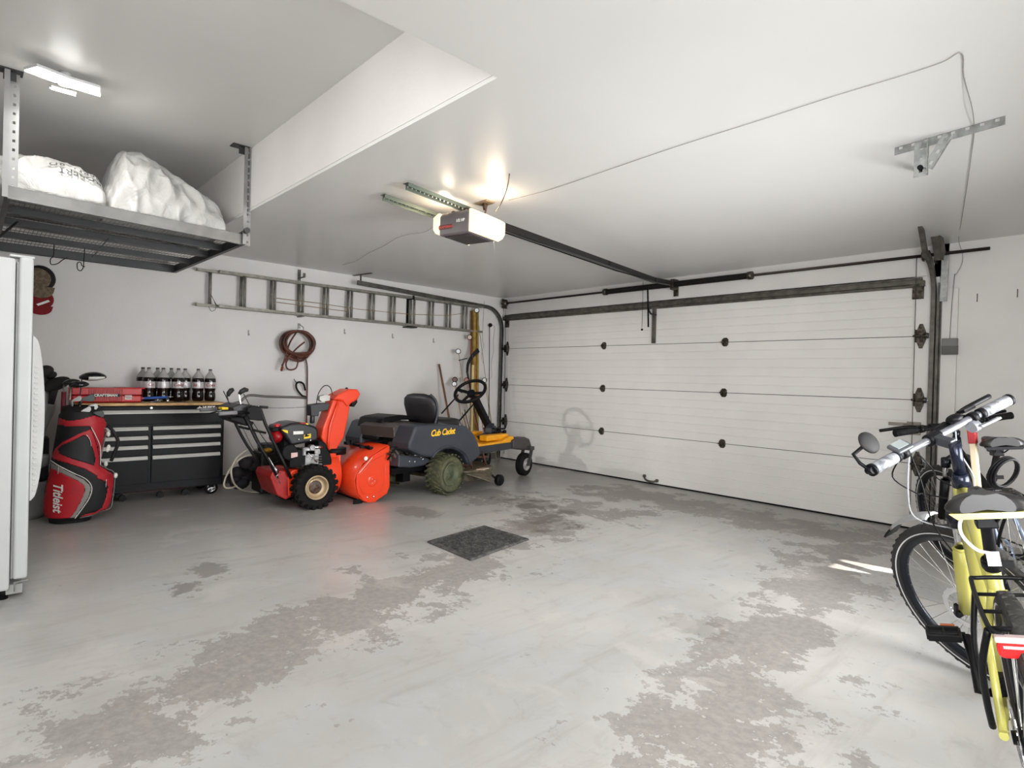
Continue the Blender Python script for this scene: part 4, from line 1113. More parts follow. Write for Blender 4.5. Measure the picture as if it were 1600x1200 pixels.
gpatch('pocket_trim', [(600, 190), (480, 235), (350, 300), (280, 370), (250, 440), (262, 462), (400, 500), (560, 560), (690, 640), (704, 545), (695, 450), (664, 330), (620, 205)], gred, .008, minus=pk)
gpatch('ball_pocket', pk, mat('bag_charcoal', (32, 32, 34), .6), .010)
gpatch('side_trim', [(704, 545), (780, 600), (848, 645), (857, 720), (838, 900), (790, 1000), (700, 1012), (530, 1012), (560, 1000), (690, 990), (742, 955), (780, 860), (800, 760), (770, 700), (684, 662), (690, 600)], gred, .008)
gpatch('grey_band', [(245, 500), (330, 540), (450, 605), (560, 665), (625, 740), (605, 830), (545, 920), (470, 1018), (430, 1012), (480, 950), (530, 860), (565, 770), (560, 720), (500, 670), (400, 620), (300, 572), (243, 552)], ggrey, .008)
lowp = gpatch('lower_pocket', [(243, 552), (300, 572), (400, 620), (500, 670), (560, 720), (565, 770), (530, 860), (480, 950), (430, 1014), (205, 1014), (182, 960), (184, 840), (200, 760), (222, 640)], mat('bag_deep_red', (172, 22, 34), .5, bump=.1), .011)
def gline(pts, w, m_, off=.016):
    b = MB(); P_ = smooth_pts([Vector((p[0], p[1], 0)) for p in pts], 6)
    b.tube([gsurf(p.x, p.y, off) for p in P_], w, 6); b.build('piping', m_, gb)
gline([(250, 480), (330, 525), (450, 590), (570, 655), (628, 735), (612, 830), (550, 925), (475, 1020)], .003, labelw)
gline([(610, 170), (650, 245), (700, 370), (706, 540)], .003, labelw)
gline([(706, 540), (780, 590), (855, 640), (864, 720), (846, 900), (800, 1000), (520, 1020)], .003, ggrey, .012)
gline([(745, 190), (765, 230), (745, 330), (715, 470)], .004, ggrey, .012)
gline([(565, 235), (600, 290), (612, 350)], .004, chrome)
gline([(320, 530), (318, 600)], .004, chrome)
gline([(768, 680), (765, 760)], .004, chrome)
text_mesh('Titleist', 120, None, 'lettering', labelw, lowp, bold=2.6, shear=.35, depth=1.0, mapf=lambda co: gsurf(318+co.y*1.0, 812+co.x*.80, .019+co.z*.0006))
b = MB(); u0_, z0_ = guz(330, 22); u1_, z1_ = guz(705, 22)
uc = (u0_+u1_)/2; hw = (u1_-u0_)/2
b.lathe([(.0, 0.0), (.9, .0), (1.0, .02), (1.0, -.05)], (0, 0, 0), (0, 0, 1), n=28)
b.v = [Vector((p.x*.13, uc+p.y*hw, z0_+.02+p.z)) for p in b.v]; b.build('top_collar', gblack, gb)
b = MB(); b.tube(smooth_pts([gsurf(770, 170, .02), gsurf(815, 230, .0)+Vector((.03, .02, 0)), gsurf(820, 330, .0)+Vector((.03, .05, 0)), gsurf(790, 430, .0)+Vector((.03, .05, 0)), gsurf(800, 520, 0)+Vector((.02, .02, 0))], 6), .014, 8); b.build('strap', gblack, gb)
b = MB()
for (a_, c_) in ((795, 250), (800, 380), (790, 400), (775, 540), (870, 640)): b.ell(gsurf(760, c_, .0)+Vector((.05, (a_-760)*gsx, 0)), (.012, .014, .022), 10, 8)
b.build('towel_clip', labelw, gb)
# clubs of the red bag; each is a thing of its own
shaftm = mat('club_shaft', (150, 146, 146), .25, .8)
dshaft = mat('dark_club_shaft', (52, 50, 54), .3, .5)
gb_top = Vector((1.0, -5.42, 0))
def gw(px_y_z_off): return px_y_z_off
def club(kind, top, foot, m_sh, m_head, lab, dirv=(0, 1, 0), sc=1.0):
    top = Vector(top); foot = Vector(foot)
    t = thing('golf_club', lab, 'golf club', foot, group=None)
    b = MB(); b.cyl((0, 0, 0), top-foot, .0055, .0045, n=8); b.build('shaft', m_sh, t)
    h = top-foot; d = Vector(dirv).normalized(); b = MB()
    if kind == 'wood':
        rings = []
        for i in range(11):
            s = i/10; w = math.sin(PI*min(1, s*.92+.04))**.6
            c_ = h+d*(.10*sc*(s-.10))
            ring = []
            for k in range(14):
                a = 2*PI*k/14
                ring.append(c_+Vector((1, 0, 0))*(.045*sc*w*math.cos(a))+Vector((0, 0, 1))*((.026 if math.sin(a) > 0 else .016)*sc*w*math.sin(a)+.01))
            rings.append(ring)
        b.loft(rings); hd_ = b.build('head', m_head, t)
    else:
        n_ = d.cross(Vector((0, 0, 1))).normalized()
        poly = [(-.01, 0), (.012, -.012), (.07, -.02), (.085, .005), (.078, .035), (.06, .042), (.01, .015)]
        b.prism(poly, lambda p: h+d*p[0]*sc+Vector((0, 0, 1))*p[1]*sc+n_*.006, lambda p: h+d*p[0]*sc+Vector((0, 0, 1))*p[1]*sc-n_*.006)
        b.cyl(h-(h.normalized())*.05, h, .007)
        hd_ = b.build('head', m_head, t, bev=.003)
    return t, h, hd_
irons = mat('iron_head', (186, 186, 184), .35, .4)
whead = mat('black_wood_head', (22, 22, 25), .15, spec=.7)
gu = lambda px_, v_=0.0: px_
t_, h_, hd_ = club('wood', (1.0, -5.347, 1.114), (0.98, -5.368, 0.799), dshaft, whead, 'golf driver with a pointed black and white head, highest above the red bag', (0.1, 1, .05), 1.75)
b = MB()
rings = []
for i in range(9):
    s = .3+.62*i/8; w = math.sin(PI*min(1, s*.92+.04))**.6; c_ = h_+Vector((.1, 1, .05)).normalized()*(.10*1.75*(s-.10))
    rings.append([c_+Vector((.045*1.75*w*math.cos(a)*1.02, 0, .016*1.75*w*math.sin(a)*1.02+.01-.0)) for a in [R(x_) for x_ in (-60, -45, -30, -14, 2, 12)]])
b.loft(rings, True, False); b.build('white_crown_panel', labelw, hd_, fix=False)
club('wood', (1.03, -5.466, 1.067), (1.0, -5.455, 0.812), shaftm, mat('grey_wood_head', (48, 50, 46), .2, .3), 'fairway wood with a dark grooved head, left-most over the red bag', (.2, 1, .15), 1.15)
club('wood', (1.08, -5.424, 1.049), (1.04, -5.431, 0.824), shaftm, whead, 'fairway wood with a slim black head just below the dark grooved one', (.1, 1, .12), 1.25)
club('iron', (1.02, -5.346, 0.952), (1.0, -5.382, 0.795), shaftm, mat('dark_iron', (70, 76, 74), .3, .6), 'dark iron club with a rounded back lying against the chest top', (.1, 1, 0), 1.0)
club('iron', (1.1, -5.416, 0.946), (1.02, -5.409, 0.792), shaftm, irons, 'bright iron club head in the middle of the red bag', (.3, 1, .2), .7)
club('iron', (1.1, -5.318, 0.896), (1.0, -5.358, 0.79), shaftm, irons, 'iron club head tilting over the right rim of the red bag', (.1, 1, -.1), .8)
club('iron', (1.14, -5.281, 0.852), (1.0, -5.332, 0.769), shaftm, mat('dark_iron', (70, 76, 74), .3, .6), 'right-most iron club, its head hanging over the top drawer', (.1, 1, -.4), .85)
club('iron', (1.15, -5.36, 0.869), (1.03, -5.369, 0.762), shaftm, irons, 'low iron club head nearest the bag rim in front', (.1, 1, .1), .7)
b = MB(); b.cyl((1.02, -5.461, 1.012), (1.0, -5.463, 0.812), .016); tag(b.build('club_tube', mat('maroon_cover', (96, 22, 34), .6)), 'maroon club sleeve standing left in the red bag', 'club cover')
# grey golf bag behind
g2 = thing('golf_bag', 'grey and black golf bag squeezed between the fridge and the red bag', 'golf bag', (.69, -5.687, 0), (0, 0, R(-6)))
def oval(cx_, cy_, z, rx_, ry_, n=32): return [Vector((cx_+rx_*math.cos(2*PI*k/n), cy_+ry_*math.sin(2*PI*k/n), z)) for k in range(n)]
g2grey = mat('bag_light_grey', (150, 149, 148), .5, bump=.2)
b = MB(); b.loft([oval(0, 0, z, .14, w) for z, w in ((.002, .15), (.04, .165), (.26, .17), (.30, .165))]); b.build('base_pocket', g2grey, g2)
b = MB(); b.loft([oval(0, .01, z, .145, w) for z, w in ((.295, .165), (.32, .175), (.33, .16), (.62, .16), (.64, .15))]); b.build('body', gblack, g2)
b = MB(); b.loft([oval(.01, .01, z, .15, w) for z, w in ((.40, .150), (.42, .165), (.49, .165), (.51, .15))]); b.build('shiny_band', mat('shiny_grey', (176, 176, 178), .22, .3), g2)
b = MB(); rings = []
for i in range(24):
    s = i/23; z = .58+.44*s
    ring = []
    for k in range(40):
        a = 2*PI*k/40
        wv = 1+.05*math.sin(a*6+s*5)+.035*math.sin(a*11-s*9)
        r1 = .155*wv*(1-.15*s); r2 = (.165+.02*math.sin(s*3))*wv
        ring.append(Vector((r1*math.cos(a), r2*math.sin(a)*(.7+.4*s)+.03*s, z+(.03*math.sin(a*3) if i == 0 else 0)-(.06*math.sin(a-.3) if i > 18 else 0)*-1)))
    rings.append(ring)
b.loft(rings); b.build('rain_hood', g2grey, g2)
cov = mat('black_headcover', (36, 30, 32), .75, bump=.3)
for (tp, sz, lab) in (((0.8, -5.563, 1.166), (.055, .06, .045), 'round black club headcover highest on the grey bag'), ((0.84, -5.493, 1.067), (.06, .10, .05), 'long black club headcover leaning toward the red bag'), ((0.8, -5.601, 1.065), (.06, .07, .06), 'black club headcover next to the fridge'), ((0.74, -5.518, 1.136), (.035, .04, .03), 'small black club headcover beside the highest one')):
    c_ = Vector(tp)
    t = thing('headcover', lab, 'club cover', c_)
    b = MB(); b.ell((0, 0, 0), sz, 18, 12, rot=(R(25), 0, 0)); b.build('cover', cov, t)
    b = MB(); b.cyl((0, -.01, -.02), (0, -.03, -.16), sz[0]*.5, .02); b.build('sleeve', cov, t)

# ---------------------------------------------------------------- pressure washer heap with pale hose
pw = thing('pressure_washer', 'black pressure washer with yellow label standing behind the snow blower', 'pressure washer', (.75, -3.78, 0))
b = MB(); b.box((0, .0, .22), (.26, .24, .40)); b.box((.02, .0, .46), (.20, .18, .08)); b.build('housing', mat('washer_black', (34, 34, 33), .5), pw, bev=.02)
b = MB(); b.box((.134, .0, .20), (.006, .17, .18)); b.build('label', mat('label_dark', (46, 40, 34), .4), pw)
b = MB(); b.box((.138, .0, .28), (.003, .18, .02)); b.box((.138, .0, .115), (.003, .18, .012)); b.box((.138, .088, .20), (.003, .01, .18)); b.box((.138, -.088, .2), (.003, .01, .18)); b.box((.138, .0, .215), (.003, .12, .022)); b.cyl((.139, .02, .15), (.141, .02, .15), .03); b.build('yellow_print', mat('washer_yellow', (196, 164, 52), .5), pw)
b = MB(); b.ell((.10, -.05, .44), (.05, .05, .03), 14, 8); b.ell((.10, .06, .47), (.05, .05, .03), 14, 8); b.box((.1, .0, .37), (.05, .2, .02)); b.build('brass_fitting', mat('brass_parts', (190, 144, 46), .35, .5), pw)
b = MB()
random.seed(4)
for k in range(9):
    a = random.uniform(-1.2, 1.2)
    b.ell((.02+random.uniform(-.1, .08), -.24+random.uniform(-.12, .1), .10+random.uniform(0, .26)), (random.uniform(.05, .09), random.uniform(.06, .1), random.uniform(.05, .09)), 12, 8)
for v in b.v: v.z = max(.002, v.z)
b.build('crumpled_cover', mat('cover_dark_violet', (44, 38, 44), .7, c2=(28, 28, 30), scale=12, bump=.4), pw)
wh = thing('pale_hose', 'cream coloured hose looping on the floor behind the snow blower', 'hose', (0, 0, 0))
b = MB()
b.tube(smooth_pts([(0.9, -3.945, 0.467), (0.95, -4.063, 0.461), (0.95, -4.148, 0.394), (0.98, -4.2, 0.312), (1.0, -4.205, 0.232), (0.95, -4.159, 0.149), (0.9, -4.084, 0.085), (0.741, -3.94, 0.02), (0.779, -3.842, 0.012), (0.818, -3.756, 0.012)], 6), .0085, 8)
b.tube(smooth_pts([(0.95, -3.997, 0.414), (0.95, -4.09, 0.402), (0.92, -4.176, 0.321), (0.9, -4.219, 0.232), (0.88, -4.234, 0.152), (0.86, -4.21, 0.111), (0.84, -4.152, 0.102), (0.8, -4.093, 0.108)], 6), .0085, 8)
for i, v in enumerate(b.v): v.z = max(v.z, .009)
b.build('hose', mat('cream_hose', (206, 200, 178), .5), wh)

# ---------------------------------------------------------------- snow blower (local x = right side, y = forward)
orange = mat('blower_orange', (222, 62, 26), .3, var=.03, coat=.2)
darkred = mat('blower_rear_red', (158, 24, 22), .45)
sb = thing('snow_blower', 'orange two stage snow blower with studded tyre and tall chute', 'snow blower', (1.42, -3.72, 0))
def tyre(o_c, ax, R_, w, n=48, lugs=0, lug=(.03, .02, .02), parent=None, rim_r=.12, m_t=rubber, m_rim=None, m_hub=None, dish=.02, crown=.012, name='wheel', lugw=.5, sidelug=.012):
    c_ = Vector(o_c); ax = Vector(ax).normalized()
    b = MB(); b.lathe([(rim_r, -w*.42), (R_*.9-.01, -w/2), (R_-crown, -w*.44), (R_-crown*.2, -w*.25), (R_-crown*.2, w*.25), (R_-crown, w*.44), (R_*.9-.01, w/2), (rim_r, w*.42)], c_, ax, n=n, closed=True)
    if lugs:
        up = Vector((0, 0, 1)) if abs(ax.z) < .9 else Vector((1, 0, 0)); x = ax.cross(up).normalized(); y = ax.cross(x)
        for k in range(lugs):
            a = 2*PI*k/lugs
            for s in (-1, 1):
                aa = a+(PI/lugs if s > 0 else 0); e = x*math.cos(aa)+y*math.sin(aa); tn = ax.cross(e)
                M = Matrix((ax, tn, e)).transposed()
                b.box(c_+e*(R_-.002)+ax*s*w*.27, (w*lugw, lug[1], lug[2]*1.4), M=M @ Matrix.Rotation(s*.5, 3, 'Z'))
                if sidelug > .006: b.box(c_+e*(R_-.016)+ax*s*(w*.49), (sidelug, lug[1], .034), M=M)
    t = b.build(name, m_t, parent)
    return t
hub_m = mat('cream_rim', (176, 154, 122), .4, .3)
for s in (1, -1):
    w_ = tyre((s*.27, 0, .195), (1, 0, 0), .190, .12, lugs=20, lug=(.05, .026, .018), parent=sb, rim_r=.105)
    b = MB(); b.lathe([(.108, s*.052), (.108, s*.060), (.098, s*.060), (.092, s*.045), (.086, s*.02), (.05, s*.012), (.05, s*.018), (.0, s*.018)], (s*.27, 0, .195), (1, 0, 0), n=40); rm = b.build('rim', hub_m, w_)
    b = MB(); b.lathe([(.06, s*.020), (.055, s*.028), (.02, s*.028), (.018, s*.045), (.0, s*.045)], (s*.27, 0, .195), (1, 0, 0), n=24); b.build('hub', mat('hub_grey_rust', (110, 104, 100), .5, .5, c2=(94, 60, 40), scale=30), w_)
b = MB(); b.cyl((-.3, 0, .195), (.3, 0, .195), .012); b.build('axle', rust, sb)
b = MB(); b.px([(-.20, .12), (.24, .14), (.26, .34), (-.17, .345), (-.21, .28)], -.19, .19); b.build('tractor_box', orange, sb, bev=.006)
b = MB(); b.px([(-.36, .30), (-.34, .35), (-.20, .35), (-.14, .12), (-.22, .09), (-.30, .14)], -.185, .185); b.build('rear_cover', darkred, sb, bev=.01)
# auger housing
rim_poly = [(0.528, 0.448), (0.708, 0.532), (0.72, 0.135), (0.692, 0.069), (0.61, 0.03), (0.568, 0.001), (0.492, 0.007), (0.439, 0.04), (0.385, 0.103), (0.365, 0.181), (0.368, 0.275), (0.399, 0.329)]
for s in (1, -1):
    b = MB(); b.px(rim_poly, s*.335, s*.355); ep = b.build('end_plate', orange, sb, bev=.003)
    inner = [(0.55, 0.409), (0.658, 0.455), (0.671, 0.19), (0.613, 0.099), (0.516, 0.095), (0.432, 0.1), (0.393, 0.179), (0.395, 0.274)]
    b = MB(); b.tube([Vector((s*.358, p[0], p[1])) for p in smooth_pts([Vector((q[0], q[1], 0)) for q in inner], 3, True)] if False else [Vector((s*.357, p[0], p[1])) for p in inner], .0035, 6, closed=True); b.build('pressed_rib', orange, ep)
    b = MB(); c_ = (0.35, 0.534, 0.208)
    b.lathe([(.055, -.002), (.05, .006), (.03, .002), (.0, .002)], (s*.355, c_[1], c_[2]), (s, 0, 0), n=24); b.build('bearing_boss', orange, ep)
    b = MB()
    for k in range(3): b.ell((s*.36, c_[1]+.02*math.cos(k*2.1), c_[2]+.02*math.sin(k*2.1)), (.006, .006, .006), 8, 6)
    for q in [(0.48, 0.061), (0.549, 0.058)]: b.ell((s*.358, q[0], q[1]), (.008, .011, .011), 8, 6)
    b.build('bolt', chrome, ep)
wrap = [(0.712, 0.538), (0.707, 0.489), (0.518, 0.434), (0.399, 0.329), (0.368, 0.275), (0.365, 0.181), (0.385, 0.103), (0.439, 0.04), (0.492, 0.007)]
topf = [(0.708, 0.538), (0.319, 0.635)]
back = [(0.705, 0.532), (0.616, 0.494), (0.525, 0.448), (0.447, 0.387), (0.397, 0.329), (0.365, 0.276), (0.356, 0.229), (0.362, 0.182), (0.382, 0.104), (0.436, 0.041), (0.49, 0.008)]
b = MB(); rings = []
for (y_, z_) in back: rings.append([Vector((-.345, y_, z_)), Vector((.345, y_, z_))])
vs_ = [p for r__ in rings for p in r__]
b.add(vs_, [(2*i, 2*i+1, 2*i+3, 2*i+2) for i in range(len(back)-1)], True)
o_ = b.build('auger_housing', orange, sb, fix=False); md = o_.modifiers.new('t', 'SOLIDIFY'); md.thickness = .006
b = MB(); b.cyl((-.335, .50, .22), (.335, .50, .22), .02)
for k in range(40):
    for sgn in (-1, 1):
        t0 = k/40; t1 = (k+1)/40; a0 = t0*4*PI; a1 = t1*4*PI
        x0_ = sgn*(.04+.28*t0); x1_ = sgn*(.04+.28*t1)
        b.add([(x0_, .50+.02*math.cos(a0), .22+.02*math.sin(a0)), (x0_, .50+.15*math.cos(a0), .22+.15*math.sin(a0)), (x1_, .50+.15*math.cos(a1), .22+.15*math.sin(a1)), (x1_, .50+.02*math.cos(a1), .22+.02*math.sin(a1))], [(0, 1, 2, 3)])
b.build('auger', darkred, sb)
b = MB(); b.cyl((0, .12, .26), (0, .30, .26), .20, n=32); b.box((0, .24, .36), (.22, .18, .2)); b.build('impeller_housing', orange, sb, bev=.006)
for s in (1, -1):
    b = MB(); b.box((s*.322, .40, .022), (.012, .09, .040)); b.build('skid_shoe', blackm, sb, bev=.003)
b = MB(); b.box((0, .470, .016), (.60, .02, .018)); b.build('scraper_bar', blackm, sb)
stp = [(0.427, 0.428), (0.501, 0.447), (0.522, 0.431), (0.389, 0.294), (0.379, 0.314), (0.48, 0.415)]
b = MB(); q = (0.36, 0.456, 0.426); b.cyl((.352, q[1], q[2]), (.362, q[1], q[2]), .019, n=18)
b.bar((.360, stp[2][0], stp[2][1]), (.360, stp[3][0], stp[3][1]), .004, .004, up=(1, 0, 0)); b.build('white_decal', labelw, sb)
# clean-out tool clipped on top
tA = Vector((-0.06, 0.482, 0.531)); tB = Vector((0.2, 0.589, 0.497))
b = MB(); b.bar(tA, tB, .03, .022); b.box(tA+Vector((.02, 0, .0)), (.07, .07, .03)); b.box(tA.lerp(tB, .75), (.03, .10, .022)); b.box(tB, (.05, .04, .025)); b.box(tA.lerp(tB, .2)+Vector((0, 0, .015)), (.04, .04, .05)); b.build('clean_out_tool', blackm, sb, bev=.004)
# chute
b = MB(); b.cyl((0, .31, .44), (0, .31, .50), .115, n=28); b.build('chute_ring', black, sb)
chs = [(0.251, 0.967), (0.35, 0.952), (0.427, 0.905), (0.415, 0.819), (0.372, 0.604), (0.315, 0.518), (0.28, 0.443), (0.25, 0.435), (0.218, 0.495), (0.139, 0.605), (0.152, 0.7), (0.189, 0.794)]
b = MB(); b.px(chs, -.085, .085); b.build('chute', orange, sb, bev=.02, seg=3)
b = MB(); cr = [(0.11, 0.297, 0.947), (0.11, 0.252, 0.828), (0.11, 0.214, 0.714), (0.11, 0.203, 0.581), (0.11, 0.205, 0.505)]
b.tube([Vector(p)-Vector((.012, 0, 0)) for p in cr], .012, 8); b.build('chute_fold', orange, sb)
hd_ = [(0.246, 0.967), (0.286, 1.011), (0.4, 1.067), (0.496, 1.066), (0.526, 1.021), (0.497, 0.964), (0.435, 0.932), (0.392, 0.89), (0.339, 0.955)]
b = MB(); b.px(hd_, -.10, .10); b.build('chute_deflector', orange, sb, bev=.014)
b = MB(); q = [(0.499, 0.976), (0.505, 0.937), (0.469, 0.892), (0.441, 0.917), (0.446, 0.942)]
b.px(q, -.08, .08); b.build('deflector_flap', black, sb, bev=.004)
b = MB(); q = (0, 0.426, 1.07); b.ell((0, q[1], q[2]), (.02, .014, .012), 10, 6); b.build('deflector_pivot', blackm, sb)
fl_ = [(0.074, 0.589), (0.108, 0.598), (0.148, 0.566), (0.185, 0.498), (0.213, 0.411), (0.215, 0.334), (0.205, 0.316), (0.076, 0.336)]
b = MB(); b.px(fl_, -.14, .17); b.build('belt_cover', black, sb, bev=.02, seg=3)
# engine
eng = lambda poly: None
sh = [(-0.266, 0.731), (-0.224, 0.741), (-0.173, 0.76), (-0.104, 0.766), (-0.032, 0.755), (0.065, 0.72), (0.084, 0.684), (0.083, 0.602), (0.056, 0.586), (-0.168, 0.557), (-0.192, 0.598), (-0.263, 0.698)]
b = MB(); b.px(sh, -.16, .15); b.build('engine_shroud', mat('engine_black', (20, 20, 23), .35), sb, bev=.022, seg=3)
b = MB(); q0 = (0.15, -0.256, 0.567); 
b.cyl((.0, -.22, .52), (.0, -.12, .52), .12, n=28); b.cyl((.12, -.18, .50), (.16, -.18, .50), .07, n=24); b.box((.05, -.10, .44), (.20, .16, .16)); b.build('recoil_housing', black, sb, bev=.01)
es = mat('cast_aluminium', (150, 150, 150), .4, .7, var=.2, scale=30)
b = MB()
for (x_, y_, z_, dx_, dy_, dz_) in ((.12, .02, .50, .10, .16, .06), (.11, .00, .43, .12, .09, .16), (.12, .06, .42, .09, .08, .16), (.13, -.035, .50, .06, .06, .07), (.12, -.02, .365, .14, .10, .03), (.12, .07, .365, .14, .08, .03)):
    b.box((x_, y_, z_), (dx_, dy_, dz_))
b.cyl((.13, .015, .535), (.185, .015, .535), .026); b.cyl((.13, -.02, .46), (.18, -.02, .46), .018); b.cyl((.12, .05, .47), (.19, .05, .47), .016)
for k in range(5): b.box((.14, .055, .36+.022*k), (.09, .10, .006))
b.build('engine_block', es, sb, bev=.005)
b = MB(); b.cyl((.17, .02, .535), (.175, .11, .535), .016); b.cyl((.16, -.03, .50), (.18, .06, .40), .008); b.build('exhaust_tube', chrome, sb)
lx = .1515
def sticker(poly, m_, x_=lx, name='sticker'):
    b = MB(); b.px(poly, x_, x_+.002); return b.build(name, m_, sb)
sticker([(-0.154, 0.687), (-0.063, 0.687), (-0.062, 0.66), (-0.153, 0.658)], labelw)
ys_ = sticker([(-0.056, 0.651), (0.008, 0.66), (0.009, 0.622), (-0.055, 0.615)], yellow)
sticker([(-0.26, 0.707), (-0.206, 0.698), (-0.203, 0.671), (-0.237, 0.687)], yellow)
sticker([(-0.175, 0.497), (-0.117, 0.498), (-0.116, 0.462), (-0.174, 0.452)], mat('pink_label', (214, 178, 172), .5), .165)
b = MB(); b.px([(-0.048, 0.646), (-0.034, 0.665), (-0.022, 0.647), (-0.001, 0.651), (-0.015, 0.635), (-0.051, 0.632)], .1535, .1545); b.build('sticker_pictogram', black, ys_)
b = MB(); q = (0.12, -0.08, 0.74); q2 = (0.12, -0.026, 0.735)
b.box((.12, q[1], q[2]+.01), (.05, .10, .02)); b.build('red_knob', mat('engine_red', (178, 40, 44), .4), sb, bev=.006)
b = MB(); b.box((.12, q2[1], q2[2]+.01), (.05, .03, .02)); b.build('yellow_tab', yellow, sb, bev=.004)
b = MB(); q = (0.05, -0.257, 0.728); b.cyl((.05, q[1], q[2]-.03), (.05, q[1], q[2]+.022), .027, n=18); b.build('fuel_cap', mat('cap_red', (200, 44, 50), .4), sb, bev=.006)
b = MB(); q = (0.05, -0.27, 0.649); b.ell((.05, q[1], q[2]-.01), (.08, .055, .06), 20, 12); b.build('fuel_tank', mat('tank_red', (150, 16, 24), .25), sb)
b = MB(); b.box((.05, q[1]-.0, q[2]+.055), (.10, .10, .04)); b.build('tank_neck', black, sb, bev=.01)
b = MB()
for p in [(0.16, -0.462, 0.803), (0.16, -0.326, 0.601), (0.16, -0.105, 0.613), (0.16, -0.167, 0.283), (0.16, -0.454, 0.572), (0.16, 0.004, 0.6)]: b.ell((p[0], p[1], p[2]), (.008, .010, .010), 10, 6)
b.build('bolt_head', chrome, sb)
# handles
hm = mat('handle_black', (18, 18, 20), .4, .2)
for s in (1, -1):
    b = MB()
    for pl in (((380, 265), (405, 330), (450, 440), (500, 580), (560, 700), (610, 790), (655, 890), (665, 920)), ((265, 380), (300, 440), (340, 520), (375, 610), (430, 690), (480, 770), (520, 850), (550, 960))):
        pass
    A_ = [(0.21, -0.502, 0.912), (0.21, -0.464, 0.885), (0.21, -0.424, 0.769), (0.21, -0.349, 0.608), (0.21, -0.257, 0.422), (0.21, -0.19, 0.279)]
    B_ = [(0.21, -0.582, 0.83), (0.21, -0.539, 0.745), (0.21, -0.491, 0.644), (0.21, -0.438, 0.55), (0.21, -0.374, 0.45), (0.21, -0.298, 0.284)]
    b.tube([Vector((s*.21 if s > 0 else -.21, p[1], p[2])) for p in A_], .014, 8)
    b.tube([Vector((s*.18 if s > 0 else -.18, p[1], p[2])) for p in B_], .013, 8)
    C_ = [(0.21, -0.52, 0.718), (0.21, -0.413, 0.688)]
    b.tube([Vector((s*.20, p[1], p[2])) for p in C_], .010, 8)
    b.build('handle_bar', hm, sb)
    b = MB(); D_ = [(-0.578, 0.906), (-0.519, 0.926), (-0.468, 0.906), (-0.445, 0.818), (-0.452, 0.795), (-0.489, 0.796), (-0.557, 0.807), (-0.585, 0.85)]
    b.px(D_, s*.20, s*.225); b.build('handle_plate', black, sb, bev=.006)
    b = MB(); g0 = (0.26, -0.809, 0.864); g1 = (0.26, -0.672, 0.87)
    b.cyl((s*.26, g0[1], g0[2]), (s*.26, g1[1], g1[2]), .0165, n=14); b.build('hand_grip', mat('grip_grey', (132, 132, 134), .5), sb)
    b = MB(); b.tube([(s*.26, g1[1], g1[2]), (s*.25, g1[1]+.05, g1[2]+.004), (s*.215, g1[1]+.11, g1[2]-.01)], .012, 8)
    l0 = (0.26, -0.674, 0.849); l1 = (0.26, -0.743, 0.842)
    b.tube([(s*.262, l0[1]+.05, l0[2]), (s*.262, l0[1], l0[2]), (s*.262, l1[1], l1[2]-.012)], .006, 6); b.build('clutch_lever', blackm, sb)
b = MB(); P_ = [(-0.675, 0.907), (-0.617, 0.935), (-0.507, 0.925), (-0.487, 0.876), (-0.533, 0.838), (-0.661, 0.86)]
b.px(P_, -.19, .15); b.build('control_panel', mat('panel_dark', (42, 42, 44), .45), sb, bev=.01)
b = MB(); P_ = [(-0.702, 0.831), (-0.572, 0.823), (-0.502, 0.773), (-0.52, 0.745), (-0.566, 0.751), (-0.684, 0.797)]
b.px(P_, -.14, .17); b.build('lower_console', black, sb, bev=.01)
b = MB(); q = (0.15, -0.729, 0.898); b.box((.10, q[1], q[2]), (.10, .05, .02)); b.build('yellow_tab', yellow, sb, bev=.004)
kn = mat('knob_black', (36, 35, 35), .5)
for (base, top_, kc, v_) in (((-0.02, -0.64, 0.922), (-0.02, -0.695, 1.037), None, 0), ((0.0, -0.661, 0.962), (0.0, -0.671, 1.0), [(0.0, -0.664, 0.992), (0.0, -0.658, 1.019), (0.0, -0.64, 1.043), (0.0, -0.62, 1.053)], 0), ((0.1, -0.586, 0.904), (0.1, -0.608, 1.013), None, 1), ((0.12, -0.519, 0.909), (0.12, -0.577, 1.019), [(0.12, -0.613, 1.016), (0.12, -0.595, 1.038), (0.12, -0.566, 1.054), (0.12, -0.541, 1.05)], 0)):
    b = MB(); b.bar(base, top_, .010, .006); b.build('lever', chrome if v_ else hm, sb)
    if kc:
        b = MB(); b.tube(kc, .02, 10, radii=[.012, .020, .022, .014]); b.build('lever_knob', kn, sb)
b = MB(); b.tube(smooth_pts([(-0.2, -0.565, 0.918), (-0.2, -0.499, 0.937), (-0.2, -0.457, 0.977), (-0.2, -0.404, 0.995), (-0.2, -0.284, 0.985), (-0.2, -0.14, 0.98), (-0.2, 0.01, 0.976), (-0.2, 0.12, 0.97)], 4), .011, 8)
b.build('chute_crank_rod', mat('rod_grey', (88, 84, 80), .4, .6), sb)
b = MB(); b.tube(smooth_pts([(-0.05, -0.317, 0.892), (-0.05, -0.237, 0.885), (-0.05, -0.114, 0.885), (-0.05, 0.056, 0.892), (-0.05, 0.256, 0.896)], 4), .004, 6); b.build('deflector_rod', galv, sb)
b = MB(); b.cyl((0.06, -0.42, 0.903), (0.06, -0.35, 0.898), .012); b.build('rod_grip', kn, sb)
b = MB(); b.tube(smooth_pts([(0.0, 0.123, 0.919), (0.0, 0.138, 1.013), (0.0, 0.181, 1.082), (0.0, 0.226, 1.097), (0.0, 0.264, 1.066), (0.0, 0.284, 0.996)], 5), .004, 6)
